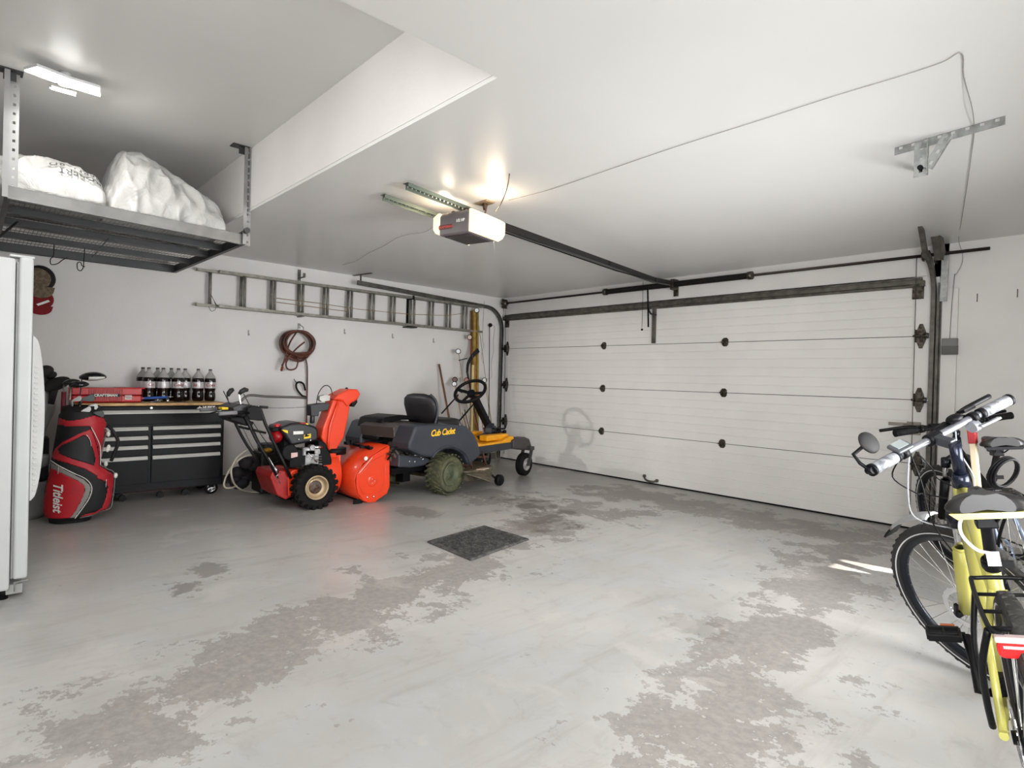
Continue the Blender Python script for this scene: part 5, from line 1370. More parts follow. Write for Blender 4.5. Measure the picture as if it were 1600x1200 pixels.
b.tube(smooth_pts([(0.19, -0.618, 0.765), (0.19, -0.576, 0.688), (0.19, -0.529, 0.592), (0.19, -0.471, 0.493)], 4), .002, 5); b.tube(smooth_pts([(0.19, -0.524, 0.79), (0.19, -0.437, 0.654), (0.19, -0.359, 0.553), (0.19, -0.32, 0.502)], 4), .003, 5)
b.build('control_cable', blackm, sb)
b = MB(); P_ = [(0.044, 0.913), (0.14, 0.929), (0.227, 0.932), (0.241, 0.868), (0.133, 0.852), (0.126, 0.81), (0.055, 0.811)]
b.px(P_, -.05, .05); b.cyl((0.0, 0.085, 0.818), (0.0, 0.087, 0.741), .022); b.build('chute_control_head', mat('gear_black', (38, 38, 42), .4), sb, bev=.006)
b = MB(); P_ = [(0.142, 0.997), (0.192, 1.011), (0.247, 1.001), (0.244, 0.954), (0.167, 0.942), (0.139, 0.96)]
b.px(P_, -.03, .03); b.build('rod_bracket', mat('bracket_pale', (170, 168, 164), .4, .4), sb, bev=.004)
b = MB(); b.tube([(0.23, -0.396, 0.483), (0.23, -0.352, 0.403), (0.23, -0.327, 0.362)], .005, 6); b.tube([(0.23, -0.288, 0.339), (0.23, -0.331, 0.314), (0.23, -0.292, 0.248)], .004, 5); b.cyl((0.23, -0.347, 0.393), (0.23, -0.312, 0.342), .011); b.build('drive_linkage', chrome, sb)

# ---------------------------------------------------------------- zero-turn mower
mw = thing('riding_mower', 'dark riding mower with yellow footrest and steering wheel in the corner', 'mower', (1.43, -2.46, 0), (0, 0, R(12)))
slate = mat('mower_slate_plastic', (54, 57, 65), .42, var=.06)
dslate = mat('mower_brown_grey', (62, 58, 58), .5)
myel = mat('mower_yellow', (236, 164, 20), .35, c2=(222, 150, 24), scale=10)
tyre_m = mat('muddy_tyre', (74, 76, 58), .9, c2=(96, 94, 64), scale=30, bump=.3)
rim_m = mat('olive_rim', (92, 96, 70), .6, c2=(74, 80, 58), scale=10)
for s in (1, -1):
    w_ = tyre((s*.40, 0, .213), (1, 0, 0), .206, .20, n=56, lugs=24, lug=(.05, .018, .008), parent=mw, sidelug=.004, rim_r=.115, m_t=tyre_m, crown=.03, lugw=.42)
    b = MB(); b.lathe([(.118, s*.088), (.112, s*.094), (.104, s*.088), (.096, s*.06), (.055, s*.05), (.052, s*.06), (.0, s*.06)], (s*.40, 0, .213), (1, 0, 0), n=40); rm = b.build('rim', rim_m, w_)
    b = MB()
    for k in range(5): b.cyl((s*.455, .035*math.cos(k*2*PI/5), .213+.035*math.sin(k*2*PI/5)), (s*.47, .035*math.cos(k*2*PI/5), .213+.035*math.sin(k*2*PI/5)), .007, n=8)
    b.build('wheel_nut', dgalv, w_)
# fenders with wheel arch
fp = [(-0.59, 0.513), (-0.592, 0.57), (-0.511, 0.727), (-0.466, 0.741), (0.035, 0.721), (0.256, 0.693), (0.39, 0.599), (0.463, 0.493), (0.505, 0.362), (0.432, 0.328), (0.308, 0.276), (0.267, 0.316), (0.227, 0.38), (0.155, 0.429), (0.045, 0.467), (-0.061, 0.475), (-0.163, 0.456), (-0.237, 0.428), (-0.281, 0.412), (-0.395, 0.436)]
for s in (1, -1):
    b = MB(); b.px(fp, s*.22, s*.47); b.build('fender', slate, mw, bev=.022, seg=3)
b = MB(); arc = [(-0.272, 0.408), (-0.219, 0.454), (-0.107, 0.497), (0.011, 0.5), (0.148, 0.462), (0.263, 0.381), (0.331, 0.274)]
b.tube(smooth_pts([Vector((.468, p[0], p[1])) for p in arc], 4), .014, 8); b.build('arch_lip', slate, mw)
bp_ = [(-0.519, 0.485), (-0.548, 0.528), (-0.439, 0.71), (-0.333, 0.73), (-0.272, 0.71), (-0.322, 0.426)]
b = MB(); b.px(bp_, .2, .455); b.build('rear_side_cover', dslate, mw, bev=.01)
b = MB(); b.box((0, .05, .60), (.46, .75, .20)); b.box((0, .0, .45), (.40, .6, .2)); b.build('seat_deck', dslate, mw, bev=.02)
tp = (0.471, -0.128, 0.651)
text_mesh('Cub Cadet', .088, frame_M((.4725, tp[1], tp[2]), (0, 1, .02), (0, 0, 1)), 'lettering', mat('decal_yellow', (240, 190, 40), .4), mw, bold=.0022, shear=.3, spacing=.92)
# rear frame, bumper and engine
b = MB(); P_ = [(-0.63, 0.563), (-0.549, 0.773), (-0.493, 0.788), (-0.307, 0.804), (-0.034, 0.781), (-0.032, 0.741), (-0.281, 0.751), (-0.473, 0.727), (-0.539, 0.557)]
P_ = [(p[0]+.05, p[1]) for p in P_]
b.px(P_, -.36, .0); b.build('rear_engine_guard', black, mw, bev=.02, seg=3)
b = MB(); b.px([(-0.582, 0.705), (-0.493, 0.738), (-0.134, 0.728), (-0.128, 0.558), (-0.222, 0.555), (-0.372, 0.583), (-0.567, 0.6)], -.25, .24); 
for k in range(6): b.lathe([(.16-.006*k, 0), (.165-.006*k, .006), (.16-.006*k, .012)], (0, -.42, .60+.02*k), (0, 0, 1), n=32)
b.build('engine_shroud', mat('engine_brown_grey', (72, 66, 62), .45), mw, bev=.02)
b = MB()
random.seed(9)
for (x_, y_, z_, a_, c__, e_) in ((.18, -.50, .50, .1, .10, .12), (.22, -.36, .47, .12, .08, .16), (.1, -.6, .46, .2, .1, .1), (.20, -.56, .42, .08, .1, .08)): b.box((x_, y_, z_), (a_, c__, e_))
for k in range(9): b.box((.24, -.36, .40+.018*k), (.14, .10, .005))
for k in range(7): b.cyl((.2, -.64+.05*k, .44+random.uniform(-.03, .07)), (.30, -.64+.05*k, .46+random.uniform(-.04, .05)), random.uniform(.010, .024), n=10)
b.build('engine_block', mat('engine_metal', (120, 114, 104), .4, .7, c2=(52, 46, 42), scale=24), mw, bev=.004)
b = MB(); b.box((.315, -.335, .47), (.006, .05, .10)); b.build('engine_label', labelw, mw)
b = MB(); b.tube([(.25, -.66, .40), (.30, -.60, .52), (.28, -.50, .56)], .010); b.tube([(.26, -.56, .38), (.31, -.50, .42), (.31, -.42, .40)], .008); b.build('fuel_line', rubber, mw)
b = MB(); P_ = [(-0.733, 0.455), (-0.437, 0.425), (-0.347, 0.412), (-0.179, 0.379), (-0.168, 0.343), (-0.234, 0.315), (-0.433, 0.311), (-0.707, 0.337)]
P_ = [(max(p[0], -.60), p[1]) for p in P_]
b.px(P_, -.34, .34); b.build('rear_bumper', mat('bumper_slate', (60, 64, 72), .4, .2), mw, bev=.012)
b = MB()
for q in [(0.34, -0.455, 0.377), (0.34, -0.384, 0.367), (0.34, -0.27, 0.381), (0.34, -0.295, 0.401)]: b.ell((.342, q[1], q[2]), (.006, .010, .010), 10, 6)
b.build('bolt', chrome, mw)
b = MB(); b.box((.15, -.35, .24), (.1, .1, .18)); b.box((-.15, -.35, .24), (.1, .1, .18)); b.cyl((-.4, 0, .21), (.4, 0, .21), .03); b.box((0, -.2, .28), (.5, .8, .06)); b.build('transaxle', blackm, mw)
# seat
seat_m = mat('seat_vinyl', (26, 24, 26), .5, bump=.1, bscale=30)
b = MB(); rings = []
SB = [(-0.067, 1.0), (-0.039, 0.927), (-0.023, 0.853), (-0.033, 0.762), (-0.031, 0.708)]
for (y_, z_, w, t_) in ((.10, .70, .20, .06), (.08, .80, .225, .07), (.05, .90, .235, .07), (.03, .97, .215, .065), (.02, 1.01, .16, .05), (.02, 1.025, .08, .02)):
    rings.append([Vector((w*math.copysign(abs(math.cos(a))**.7, math.cos(a)), y_-.02+t_*math.sin(a), z_)) for a in [2*PI*k/28 for k in range(28)]])
b.loft(rings); b.build('seat_backrest', seat_m, mw)
b = MB(); rings = []
for (z_, g_) in ((.655, .92), (.67, 1), (.72, 1), (.745, .95), (.755, .8)):
    rings.append([Vector((g_*.235*math.copysign(abs(math.cos(a))**.6, math.cos(a)), .28+g_*.22*math.copysign(abs(math.sin(a))**.6, math.sin(a)), z_)) for a in [2*PI*k/32 for k in range(32)]])
b.loft(rings); b.build('seat_cushion', seat_m, mw)
b = MB(); b.tube(smooth_pts([(.225, .02, .70), (.24, .04, .82), (.235, .02, .95), (.17, .0, 1.02)], 5), .012, 8); b.build('seat_piping', slate, mw)
# footrest, frame rails, nose
FP_ = [(0.592, 0.545), (0.662, 0.434), (1.342, 0.438), (1.428, 0.48), (1.416, 0.52), (1.336, 0.559), (1.127, 0.581), (0.772, 0.612), (0.688, 0.595)]
zf = 0.438+.015; yf0 = 0.637; yf1 = 1.332
b = MB(); b.px([(yf0-.06, zf-.01), (yf0-.02, zf+.03), (yf0+.10, zf), (yf1-.25, zf+.01), (yf1-.10, zf+.05), (yf1, zf+.06), (yf1+.03, zf+.02), (yf1+.02, zf-.03), (yf0-.02, zf-.03)], -.32, .32)
b.build('footrest', myel, mw, bev=.012)
for s in (1, -1):
    b = MB(); b.box((s*.20, (yf0+yf1)/2+.12, zf+.05), (.12, .44, .07)); b.build('footrest_rib', myel, mw, bev=.015)
for s in (1, -1):
    P_ = [(0.612, 0.434), (1.285, 0.441), (1.645, 0.429), (1.679, 0.357), (1.385, 0.363), (1.01, 0.355), (0.649, 0.345)]
    b = MB(); b.px(P_, s*.30, s*.34); b.build('frame_rail', mat('rail_dark', (44, 46, 52), .4), mw, bev=.005)
P_ = [(1.283, 0.465), (1.389, 0.486), (1.549, 0.487), (1.643, 0.458), (1.689, 0.38), (1.696, 0.316), (1.506, 0.325), (1.288, 0.36)]
for s in (1, -1):
    b = MB(); b.px(P_, s*.22, s*.36); b.build('nose_cap', dslate, mw, bev=.02, seg=3)
b = MB(); b.box((0, P_[1][0]+.05, (P_[0][1]+P_[7][1])/2), (.5, .10, .07)); b.build('front_axle', blackm, mw, bev=.006)
# casters
cc = (0.36, 1.587, 0.13)
cyc, czc, crd = cc[1], .145, .142
for s in (1, -1):
    c_ = Vector((s*.33, cyc-.02, crd+.003))
    w_ = tyre(c_, (1, 0, 0), crd, .10, n=40, parent=mw, rim_r=.075, crown=.02, m_t=rubber)
    b = MB()
    for k in (-.03, -.01, .01, .03): b.lathe([(crd-.006, k-.003), (crd+.001, k-.002), (crd+.001, k+.002), (crd-.006, k+.003)], c_, (1, 0, 0), n=40)
    b.build('tread_rib', rubber, w_)
    b = MB(); b.lathe([(.078, s*.045), (.070, s*.050), (.062, s*.035), (.035, s*.02), (.033, s*.045), (.0, s*.045)], c_, (1, 0, 0), n=30); b.build('rim', mat('caster_rim', (150, 146, 142), .5), w_)
    b = MB(); b.bar((s*.40, cyc-.02, crd), (s*.39, cyc+.06, crd+.20), .012, .05, up=(1, 0, 0)); b.bar((s*.26, cyc-.02, crd), (s*.27, cyc+.06, crd+.20), .012, .05, up=(1, 0, 0)); b.box((s*.33, cyc+.05, crd+.20), (.16, .09, .05)); b.cyl((s*.24, cyc-.02, crd), (s*.42, cyc-.02, crd), .014); b.build('caster_fork', mat('fork_grey', (62, 60, 60), .5), mw, bev=.006)
# steering column and wheel
cb0 = (0.0, 1.269, 0.586); cb1 = (0.0, 0.946, 0.979)
b = MB(); b.bar(cb0, cb1, .085, .075); b.build('steering_column', black, mw, bev=.014)
b = MB(); b.bar((cb0[0]-.02, cb0[1]+.02, cb0[2]+.02), (.0, cb0[1]+.06, zf), .14, .12)
P_ = [(0.972, 0.51), (1.14, 0.544), (1.156, 0.599), (1.208, 0.663), (1.221, 0.595), (1.181, 0.442), (1.036, 0.452)]
b.px(P_, .02, .12); b.build('column_base', mat('column_dark', (40, 42, 48), .45), mw, bev=.008)
random.seed(2)
b = MB()
for (a_, c__) in (((640, 560), (750, 560)), ((700, 545), (710, 580)), ((640, 600), (740, 680)), ((660, 690), (720, 600)), ((730, 690), (790, 660)), ((740, 670), (760, 700))):
    pass
for (A_, B_) in [((0.14, 1.158, 0.601), (0.14, 1.369, 0.588)), ((0.14, 1.16, 0.557), (0.14, 1.352, 0.456)), ((0.14, 1.211, 0.454), (0.14, 1.32, 0.542)), ((0.14, 1.324, 0.446), (0.14, 1.452, 0.477)), ((0.14, 1.252, 0.58), (0.14, 1.384, 0.59))]:
    b.bar(A_, B_, .05, .014)
b.build('pedal', blackm, mw, bev=.002)
b = MB()
for k in range(10): b.box((.10+random.uniform(-.06, .05), cb0[1]+random.uniform(-.08, .12), zf+.03+random.uniform(0, .12)), (.04, .04, .03), rot=(random.random(), random.random(), 0))
b.build('linkage', mat('linkage_dark', (34, 33, 34), .5, .4), mw, bev=.003)
sc_ = Vector((0.0, 0.866, 1.05))
nrm = Vector((.10, -.66, .75)).normalized()
SR = .19
b = MB(); x_ = Vector((1, 0, 0)); x_ = (x_-nrm*x_.dot(nrm)).normalized(); y_ = nrm.cross(x_)
b.tube([sc_+(x_*math.cos(a)+y_*math.sin(a))*SR for a in [2*PI*k/48 for k in range(48)]], .020, 10, closed=True)
b.build('steering_wheel', black, mw)
b = MB()
for a in (R(0), R(180), R(-90)):
    e = x_*math.cos(a)+y_*math.sin(a); b.bar(sc_-nrm*.035, sc_+e*SR, .04, .014, up=nrm)
b.cyl(sc_-nrm*.06, sc_-nrm*.015, .055, .05, n=20); b.build('wheel_spokes', black, mw, bev=.004)
# mowing deck
dk = mat('dirty_deck', (112, 102, 84), .6, .3, c2=(82, 74, 62), scale=16, bump=.2)
b = MB(); b.pz([(-.52, .26), (-.40, .18), (.30, .18), (.46, .30), (.50, .55), (.42, .80), (.15, .98), (-.2, .98), (-.46, .80), (-.54, .5)], .10, .21); b.build('mower_deck', dk, mw, bev=.015)
dc = [(0.56, 0.17, 0.219), (0.56, 0.574, 0.083), (0.56, 0.622, 0.117), (0.56, 0.266, 0.256)]
b = MB(); P3 = [Vector((0.66, 0.041, 0.234)), Vector((0.78, 0.285, 0.144)), Vector((.50, .68, .17)), Vector((.46, .22, .20))]
b.add([p for p in P3]+[p-Vector((0, 0, .006)) for p in P3], [(0, 1, 2, 3), (7, 6, 5, 4), (0, 4, 5, 1), (1, 5, 6, 2), (2, 6, 7, 3), (3, 7, 4, 0)]); b.build('discharge_chute', dk, mw)
aw = (0.55, 0.777, 0.164)
b = MB(); b.lathe([(.0, -.03), (.055, -.03), (.062, -.02), (.062, .02), (.055, .03), (.0, .03)], (.53, aw[1], .065), (1, 0, 0), n=28); b.bar((.5, aw[1], .065), (.40, aw[1]-.08, .17), .03, .02); b.build('gauge_wheel', black, mw)
b = MB(); q = (0.52, 0.54, 0.177); b.pz([(q_[0], q_[1]) for q_ in ((.46, .44), (.52, .50), (.50, .62), (.44, .60))], .208, .216); b.build('grass_residue', mat('pale_residue', (196, 172, 150), .9), mw)
b = MB(); b.tube([(.36, .75, .22), (.34, .70, .38)], .012); b.build('deck_link', rust, mw)
b = MB(); b.tube([(.40, .45, .22), (.36, .42, .40)], .012); b.build('deck_link', rust, mw)
b = MB(); b.cyl((.2, .55, .21), (.2, .55, .26), .09, n=20); b.build('spindle_cover', rust, mw)
b = MB(); b.cyl((-.2, .55, .21), (-.2, .55, .26), .09, n=20); b.build('spindle_cover', rust, mw)
b = MB(); b.bar((.3, .45, .33), (.3, .85, .30), .03, .02); b.build('lift_arm', rust, mw)

# ---------------------------------------------------------------- bicycles (local x = right, y = forward, z = up)
def steer_M(L_, st):
    o = Vector((0, L_-.05, .35)); ax = Vector((0, -math.cos(R(70)), math.sin(R(70))))
    return Matrix.Translation(o) @ Matrix.Rotation(st, 4, ax) @ Matrix.Translation(-o)
tyre_b = mat('bike_tyre', (38, 36, 34), .7, bump=.3, bscale=90)
rim_b = mat('bike_rim', (26, 29, 36), .3, .5)
spoke_m = mat('spoke_steel', (186, 186, 182), .3, .9)
refl_s = mat('reflective_line', (196, 198, 200), .4)
def bike_wheel(par, c_, M, disc=True, w=.046, R_=.35, side=-1, mt=tyre_b):
    c_ = Vector(c_)
    def B_(b, name, m_, p_): b.xf(M); return b.build(name, m_, p_, fix=False)
    b = MB(); b.lathe([(R_-.046, -.012), (R_-.040, -w/2*.9), (R_-.022, -w/2), (R_-.006, -w*.32), (R_, 0), (R_-.006, w*.32), (R_-.022, w/2), (R_-.040, w/2*.9), (R_-.046, .012)], c_, (1, 0, 0), n=72, closed=True)
    for k in range(96):
        a = 2*PI*k/96; e = Vector((0, math.cos(a), math.sin(a))); tn = Vector((0, -math.sin(a), math.cos(a)))
        Mx = Matrix((Vector((1, 0, 0)), tn, e)).transposed()
        b.box(c_+e*(R_-.0035)+Vector((.008 if k % 2 else -.008, 0, 0)), (.012, .014, .006), M=Mx)
    wl = B_(b, 'wheel', mt, par)
    b = MB(); b.lathe([(R_-.040, -.013), (R_-.046, -.013), (R_-.072, -.008), (R_-.072, .008), (R_-.046, .013), (R_-.040, .013)], c_, (1, 0, 0), n=72, closed=True); B_(b, 'rim', rim_b, wl)
    for s in (-1, 1):
        b = MB(); b.lathe([(R_-.036, s*(w/2*.9+.001)), (R_-.031, s*(w/2*.95+.0015))], c_, (1, 0, 0), n=72); B_(b, 'reflective_line', refl_s, wl)
    b = MB()
    for k in range(32):
        a = 2*PI*k/32; s = 1 if k % 2 else -1; da = R(38)*(1 if (k//2) % 2 else -1)
        p0 = c_+Vector((s*.028, .026*math.cos(a+da), .026*math.sin(a+da))); p1 = c_+Vector((0, (R_-.07)*math.cos(a), (R_-.07)*math.sin(a)))
        b.cyl(p0, p1, .0014, n=4, caps=False)
    tag(B_(b, 'spokes', spoke_m, wl), kind='stuff')
    b = MB(); b.lathe([(.0, -.05), (.016, -.05), (.018, -.034), (.030, -.030), (.016, -.022), (.016, .022), (.030, .030), (.018, .034), (.016, .05), (.0, .05)], c_, (1, 0, 0), n=20); B_(b, 'hub', blackm, wl)
    if disc:
        b = MB(); n = 36; outer = []; inner = []
        for k in range(n):
            a = 2*PI*k/n; rr_ = .088+(.004 if k % 2 else -.002); outer.append((rr_*math.cos(a), rr_*math.sin(a))); inner.append((.066*math.cos(a), .066*math.sin(a)))
        xs = side*.042
        vs_ = [c_+Vector((xs, p[0], p[1])) for p in outer]+[c_+Vector((xs, p[0], p[1])) for p in inner]+[c_+Vector((xs+.002, p[0], p[1])) for p in outer]+[c_+Vector((xs+.002, p[0], p[1])) for p in inner]
        fs = []
        for k in range(n):
            l = (k+1) % n
            fs += [(k, l, n+l, n+k), (2*n+k, 3*n+k, 3*n+l, 2*n+l), (k, 2*n+k, 2*n+l, l), (n+k, n+l, 3*n+l, 3*n+k)]
        b.add(vs_, fs)
        for k in range(6):
            a = 2*PI*k/6; b.bar(c_+Vector((xs, .02*math.cos(a), .02*math.sin(a))), c_+Vector((xs, .068*math.cos(a+.5), .068*math.sin(a+.5))), .006, .002, up=(1, 0, 0))
        B_(b, 'brake_disc', chrome, wl)
    return wl
def saddle(par, u, z, m_top, m_base, rear_w=.088, Lh=.27):
    b = MB(); rings = []
    for i in range(22):
        s = i/21; y_ = u-.125+Lh*s
        w = rear_w*(1-max(0, (s-.18)/.42)**1.1*.74) if s < .6 else rear_w*.27*(1-(s-.6)*.55)
        if s < .12: w *= math.sin(PI/2*(s/.12)*.55+.70)
        w = max(w, .012)
        top = .014+.012*(1-s)**2; ring = []
        for k in range(20):
            a = 2*PI*k/20; ca, sa = math.cos(a), math.sin(a)
            zz = (top*sa-(0.010 if abs(ca) < .25 and sa > 0 and s < .85 else 0)*0.6) if sa > 0 else .030*sa*(.6+.4*abs(ca))
            ring.append(Vector((w*math.copysign(abs(ca)**.7, ca), y_, z-.012-(.016 if s < .3 else 0)*ca*ca+zz-.006*s)))
        rings.append(ring)
    b.loft(rings); sd = b.build('saddle', m_top, par)
    b = MB(); rings = []
    for i in range(12):
        s = i/11; y_ = u-.118+Lh*.93*s; w = rear_w*.93*(1-s**.8*.74)
        rings.append([Vector((x_, y_, z_)) for x_, z_ in ((-w, z-.040), (w, z-.040), (w*.8, z-.056), (-w*.8, z-.056))])
    b.loft(rings, False); b.build('saddle_base', m_base, sd)
    b = MB()
    for s in (-1, 1): b.tube([(s*.03, u-.09, z-.052), (s*.022, u-.04, z-.078), (s*.022, u+.06, z-.078), (s*.012, u+.12, z-.05)], .0035, 6)
    b.build('saddle_rails', blackm, sd)
    return sd
bgm = mat('blue_grey_frame', (132, 146, 172), .3, .2)
def bike(label, x, y, head, lean, st, cf, cfork, L_=1.136, seat=(.199, .934), bw=1.055, hw=.353, htw=.906, stemf=.088, crank=.978, details=True, mt=tyre_b, R_=.35, rackw=.66):
    t = thing('bicycle', label, 'bicycle', (x, y, 0), (0, -lean, head))
    I4 = Matrix.Identity(4); S_ = steer_M(L_, st)
    bike_wheel(t, (0, 0, R_), I4, disc=True, mt=mt); bike_wheel(t, (0, L_, R_), S_, disc=True, mt=mt)
    tan20 = math.tan(R(20))
    hy = lambda z: L_-.05-(z-.35)*tan20
    bb = Vector((0, .43, .28)); su, sw = seat
    stt = Vector((0, bb.y+(su-bb.y)*.62, .28+(sw-.28)*.66))
    b = MB(); b.cyl((0, hy(htw-.17), htw-.17), (0, hy(htw-.05), htw-.05), .034, .031, n=20); b.build('head_tube', cf, t, fix=False)
    b = MB(); b.cyl((0, hy(htw-.05), htw-.05), (0, hy(htw+.0), htw+.0), .032, .024, n=20); b.cyl((0, hy(htw), htw), (0, hy(bw-.03), bw-.03), .020, n=18); b.xf(S_); b.build('steerer_stack', mat('gloss_dark_blue', (28, 32, 46), .2, .4), t)
    b = MB(); b.tube([(0, hy(htw-.13)-.02, htw-.13), (0, (hy(htw)+bb.y)/2, (htw+.28)/2-.06), (0, bb.y+.02, bb.z+.03)], .034, 14, radii=[.036, .042, .040]); b.build('down_tube', cf, t)
    b = MB(); b.tube([(0, hy(htw-.06)-.02, htw-.07), (0, stt.y+.02, stt.z-.10)], .022, 12); b.build('top_tube', cf, t)
    b = MB(); b.tube([bb, stt], .019, 12); b.build('seat_tube', cf, t)
    b = MB(); b.box((0, bb.y+.02, bb.z), (.09, .17, .13)); b.build('motor_unit', blackm, t, bev=.03, seg=3)
    for s in (-1, 1):
        b = MB(); b.tube([(s*.02, bb.y-.02, bb.z), (s*.055, .16, .31), (s*.066, 0, R_)], .011, 10); b.build('chain_stay', cf if details else bgm, t)
        b = MB(); b.tube([(s*.015, stt.y, stt.z-.08), (s*.05, stt.y-.09, stt.z-.2), (s*.066, 0, R_+.01)], .010, 10); b.build('seat_stay', cf if details else bgm, t)
    sp0 = stt; sp1 = Vector((0, su, sw-.09))
    b = MB(); b.cyl(sp0-Vector((0, 0, .02)), sp0.lerp(sp1, .08), .022, n=16); b.cyl(sp0, sp1, .0155, n=16); b.box(sp1+Vector((0, 0, .01)), (.05, .06, .04)); b.build('seat_post', blackm, t, bev=.004)
    b = MB(); b.lathe([(.024, -.012), (.026, -.01), (.026, .012), (.024, .014)], sp0, (sp1-sp0), n=18); b.box(sp0+Vector((.03, -.01, 0)), (.04, .012, .02)); b.build('seat_clamp', blackm, t)
    # fork
    cz = .35+.42-.02
    crown = Vector((0, hy(cz), cz))
    axd = Vector((0, -math.cos(R(70)), math.sin(R(70))))
    for s in (-1, 1):
        off = Vector((s*.062, 0, 0)); axle = Vector((s*.06, L_, R_))
        top_ = crown+off+axd*.0; mid_ = top_-axd*.135; low_ = axle+Vector((0, -.02, .0))
        b = MB(); b.cyl(top_, mid_, .0155, n=16); b.xf(S_); b.build('fork_stanchion', chrome, t)
        b = MB(); b.tube([mid_, mid_.lerp(low_, .5), low_], .02, 14, radii=[.028, .026, .023]); b.lathe([(.018, -.006), (.025, -.004), (.025, .006), (.018, .008)], mid_, axd, n=18); b.xf(S_); b.build('fork_leg', cfork, t)
    b = MB(); b.tube([crown+Vector((-.062, 0, 0)), crown+Vector((0, -.0, .035)), crown+Vector((.062, 0, 0))], .024, 12, radii=[.027, .022, .027]); b.cyl(crown+Vector((-.062, 0, 0))-axd*.03, crown+Vector((-.062, 0, 0))+axd*.025, .028, n=16); b.cyl(crown+Vector((.062, 0, 0))-axd*.03, crown+Vector((.062, 0, 0))+axd*.025, .028, n=16); b.cyl(crown, (0, hy(htw-.17), htw-.17), .022); b.xf(S_); b.build('fork_crown', mat('crown_dark', (28, 30, 38), .25, .4), t)
    # cockpit
    bc = Vector((0, hy(bw)+stemf, bw))
    b = MB(); b.bar((0, hy(bw-.04), bw-.035), bc, .034, .036); b.xf(S_); b.build('stem', mat('stem_dark', (60, 62, 66), .3, .5), t, bev=.006)
    b = MB(); b.cyl(bc+Vector((-.03, 0, 0)), bc+Vector((.03, 0, 0)), .024, n=18); b.xf(S_); b.build('stem_clamp', blackm, t, bev=.002)
    barpts = [(-hw+.0, -.05, .012), (-hw+.12, -.036, .010), (-.12, -.012, .004), (-.05, 0, 0), (.05, 0, 0), (.12, -.012, .004), (hw-.12, -.036, .010), (hw, -.05, .012)]
    barpts = [bc+Vector(p) for p in barpts]
    bm_ = silver if details else blackm
    b = MB(); b.tube(smooth_pts(barpts, 4), .0145, 14); b.xf(S_); hb = b.build('handlebar', bm_, t)
    for s in (-1, 1):
        two = not details or s > 0
        e = barpts[0] if s < 0 else barpts[-1]; q_ = barpts[1] if s < 0 else barpts[-2]
        b = MB(); b.tube([e, e.lerp(q_, .5), q_], .021, 16, radii=[.0225, .0205, .021])
        d_ = (q_-e)
        for k in range(12): b.lathe([(.0205, -.002), (.0225, 0), (.0205, .002)], e+d_*(k+.5)/12, d_, n=16)
        b.xf(S_); gr = b.build('grip', mat('silver_grip', (140, 142, 146), .5, .2, c2=(96, 98, 102), scale=40) if details else rubber, t)
        b = MB(); b.cyl(e+Vector((s*.012, -.001, 0)), e, .0235); b.cyl(q_, q_+(q_-e).normalized()*.018, .022); b.xf(S_); b.build('grip_collar', blackm, gr)
        lv = q_+(q_-e).normalized()*.05
        b = MB(); b.cyl(lv+Vector((-.012, 0, 0)), lv+Vector((.012, 0, 0)), .022, n=14)
        if two:
            b.bar(lv, lv+Vector((-s*.01, .06, .012)), .02, .02)
            b.tube(smooth_pts([lv+Vector((-s*.03, .06, .01)), lv+Vector((s*.03, .075, .018)), lv+Vector((s*.09, .085, .022)), lv+Vector((s*.22, .082, .024))], 4), .011, 8, radii=None)
            b.cyl(lv+Vector((-s*.02, .055, .01)), lv+Vector((-s*.08, .05, .0)), .012, .013); b.cyl(lv+Vector((-s*.08, .05, .0)), lv+Vector((-s*.16, .045, -.004)), .024, .018)
        b.xf(S_); b.build('brake_lever' if two else 'bar_clamp', blackm, t)
        if details and s > 0:
            b = MB(); b.cyl(lv+Vector((-.03, 0, -.03)), lv+Vector((.0, 0, -.03)), .024, n=16); b.bar(lv+Vector((-.02, -.03, -.035)), lv+Vector((.05, -.06, -.03)), .02, .01); b.xf(S_); b.build('gear_shifter', mat('shifter_silver', (142, 144, 150), .3, .5), t, bev=.003)
            b = MB(); b.ell(lv+Vector((-.07, .01, .025)), (.03, .03, .018), 16, 10); b.box(lv+Vector((.03, .035, .03)), (.06, .035, .012)); b.xf(S_); b.build('bell', blackm, t)
    # crank, pedals, chainring
    cr = Vector((0, math.cos(crank), math.sin(crank)))
    for s, d_ in ((-1, cr), (1, -cr)):
        b = MB(); b.tube([bb+Vector((s*.055, 0, 0)), bb+Vector((s*.085, 0, 0)), bb+d_*.08+Vector((s*.085, 0, 0)), bb+d_*.17+Vector((s*.09, 0, 0))], .012, 10, radii=[.014, .016, .012, .013]); ck = b.build('crank_arm', blackm, t)
        pc = bb+d_*.17+Vector((s*.15, 0, 0)); b = MB()
        b.cyl(bb+d_*.17+Vector((s*.09, 0, 0)), pc+Vector((s*.05, 0, 0)), .009, n=10)
        for dy in (-.045, .045): b.bar(pc+Vector((-.045, dy, 0)), pc+Vector((.045, dy, 0)), .010, .022)
        for dx in (-.045, .0, .045): b.bar(pc+Vector((dx, -.045, 0)), pc+Vector((dx, .045, 0)), .008, .016)
        b.build('pedal', blackm, ck, bev=.002)
        b = MB(); b.box(pc+Vector((.015, .052, .012)), (.04, .004, .008)); b.build('pedal_reflector', mat('amber_reflector', (166, 94, 50), .4), ck)
    b = MB(); b.lathe([(.075, -.002), (.078, 0), (.075, .002), (.05, .002), (.05, -.002)], bb+Vector((.06, 0, 0)), (1, 0, 0), n=36, closed=True)
    ch_ = [bb+Vector((.06, .0, .076)), Vector((.06, 0, R_+.04)), Vector((.06, -.04, R_)), Vector((.06, 0, R_-.04)), bb+Vector((.06, 0, -.076))]
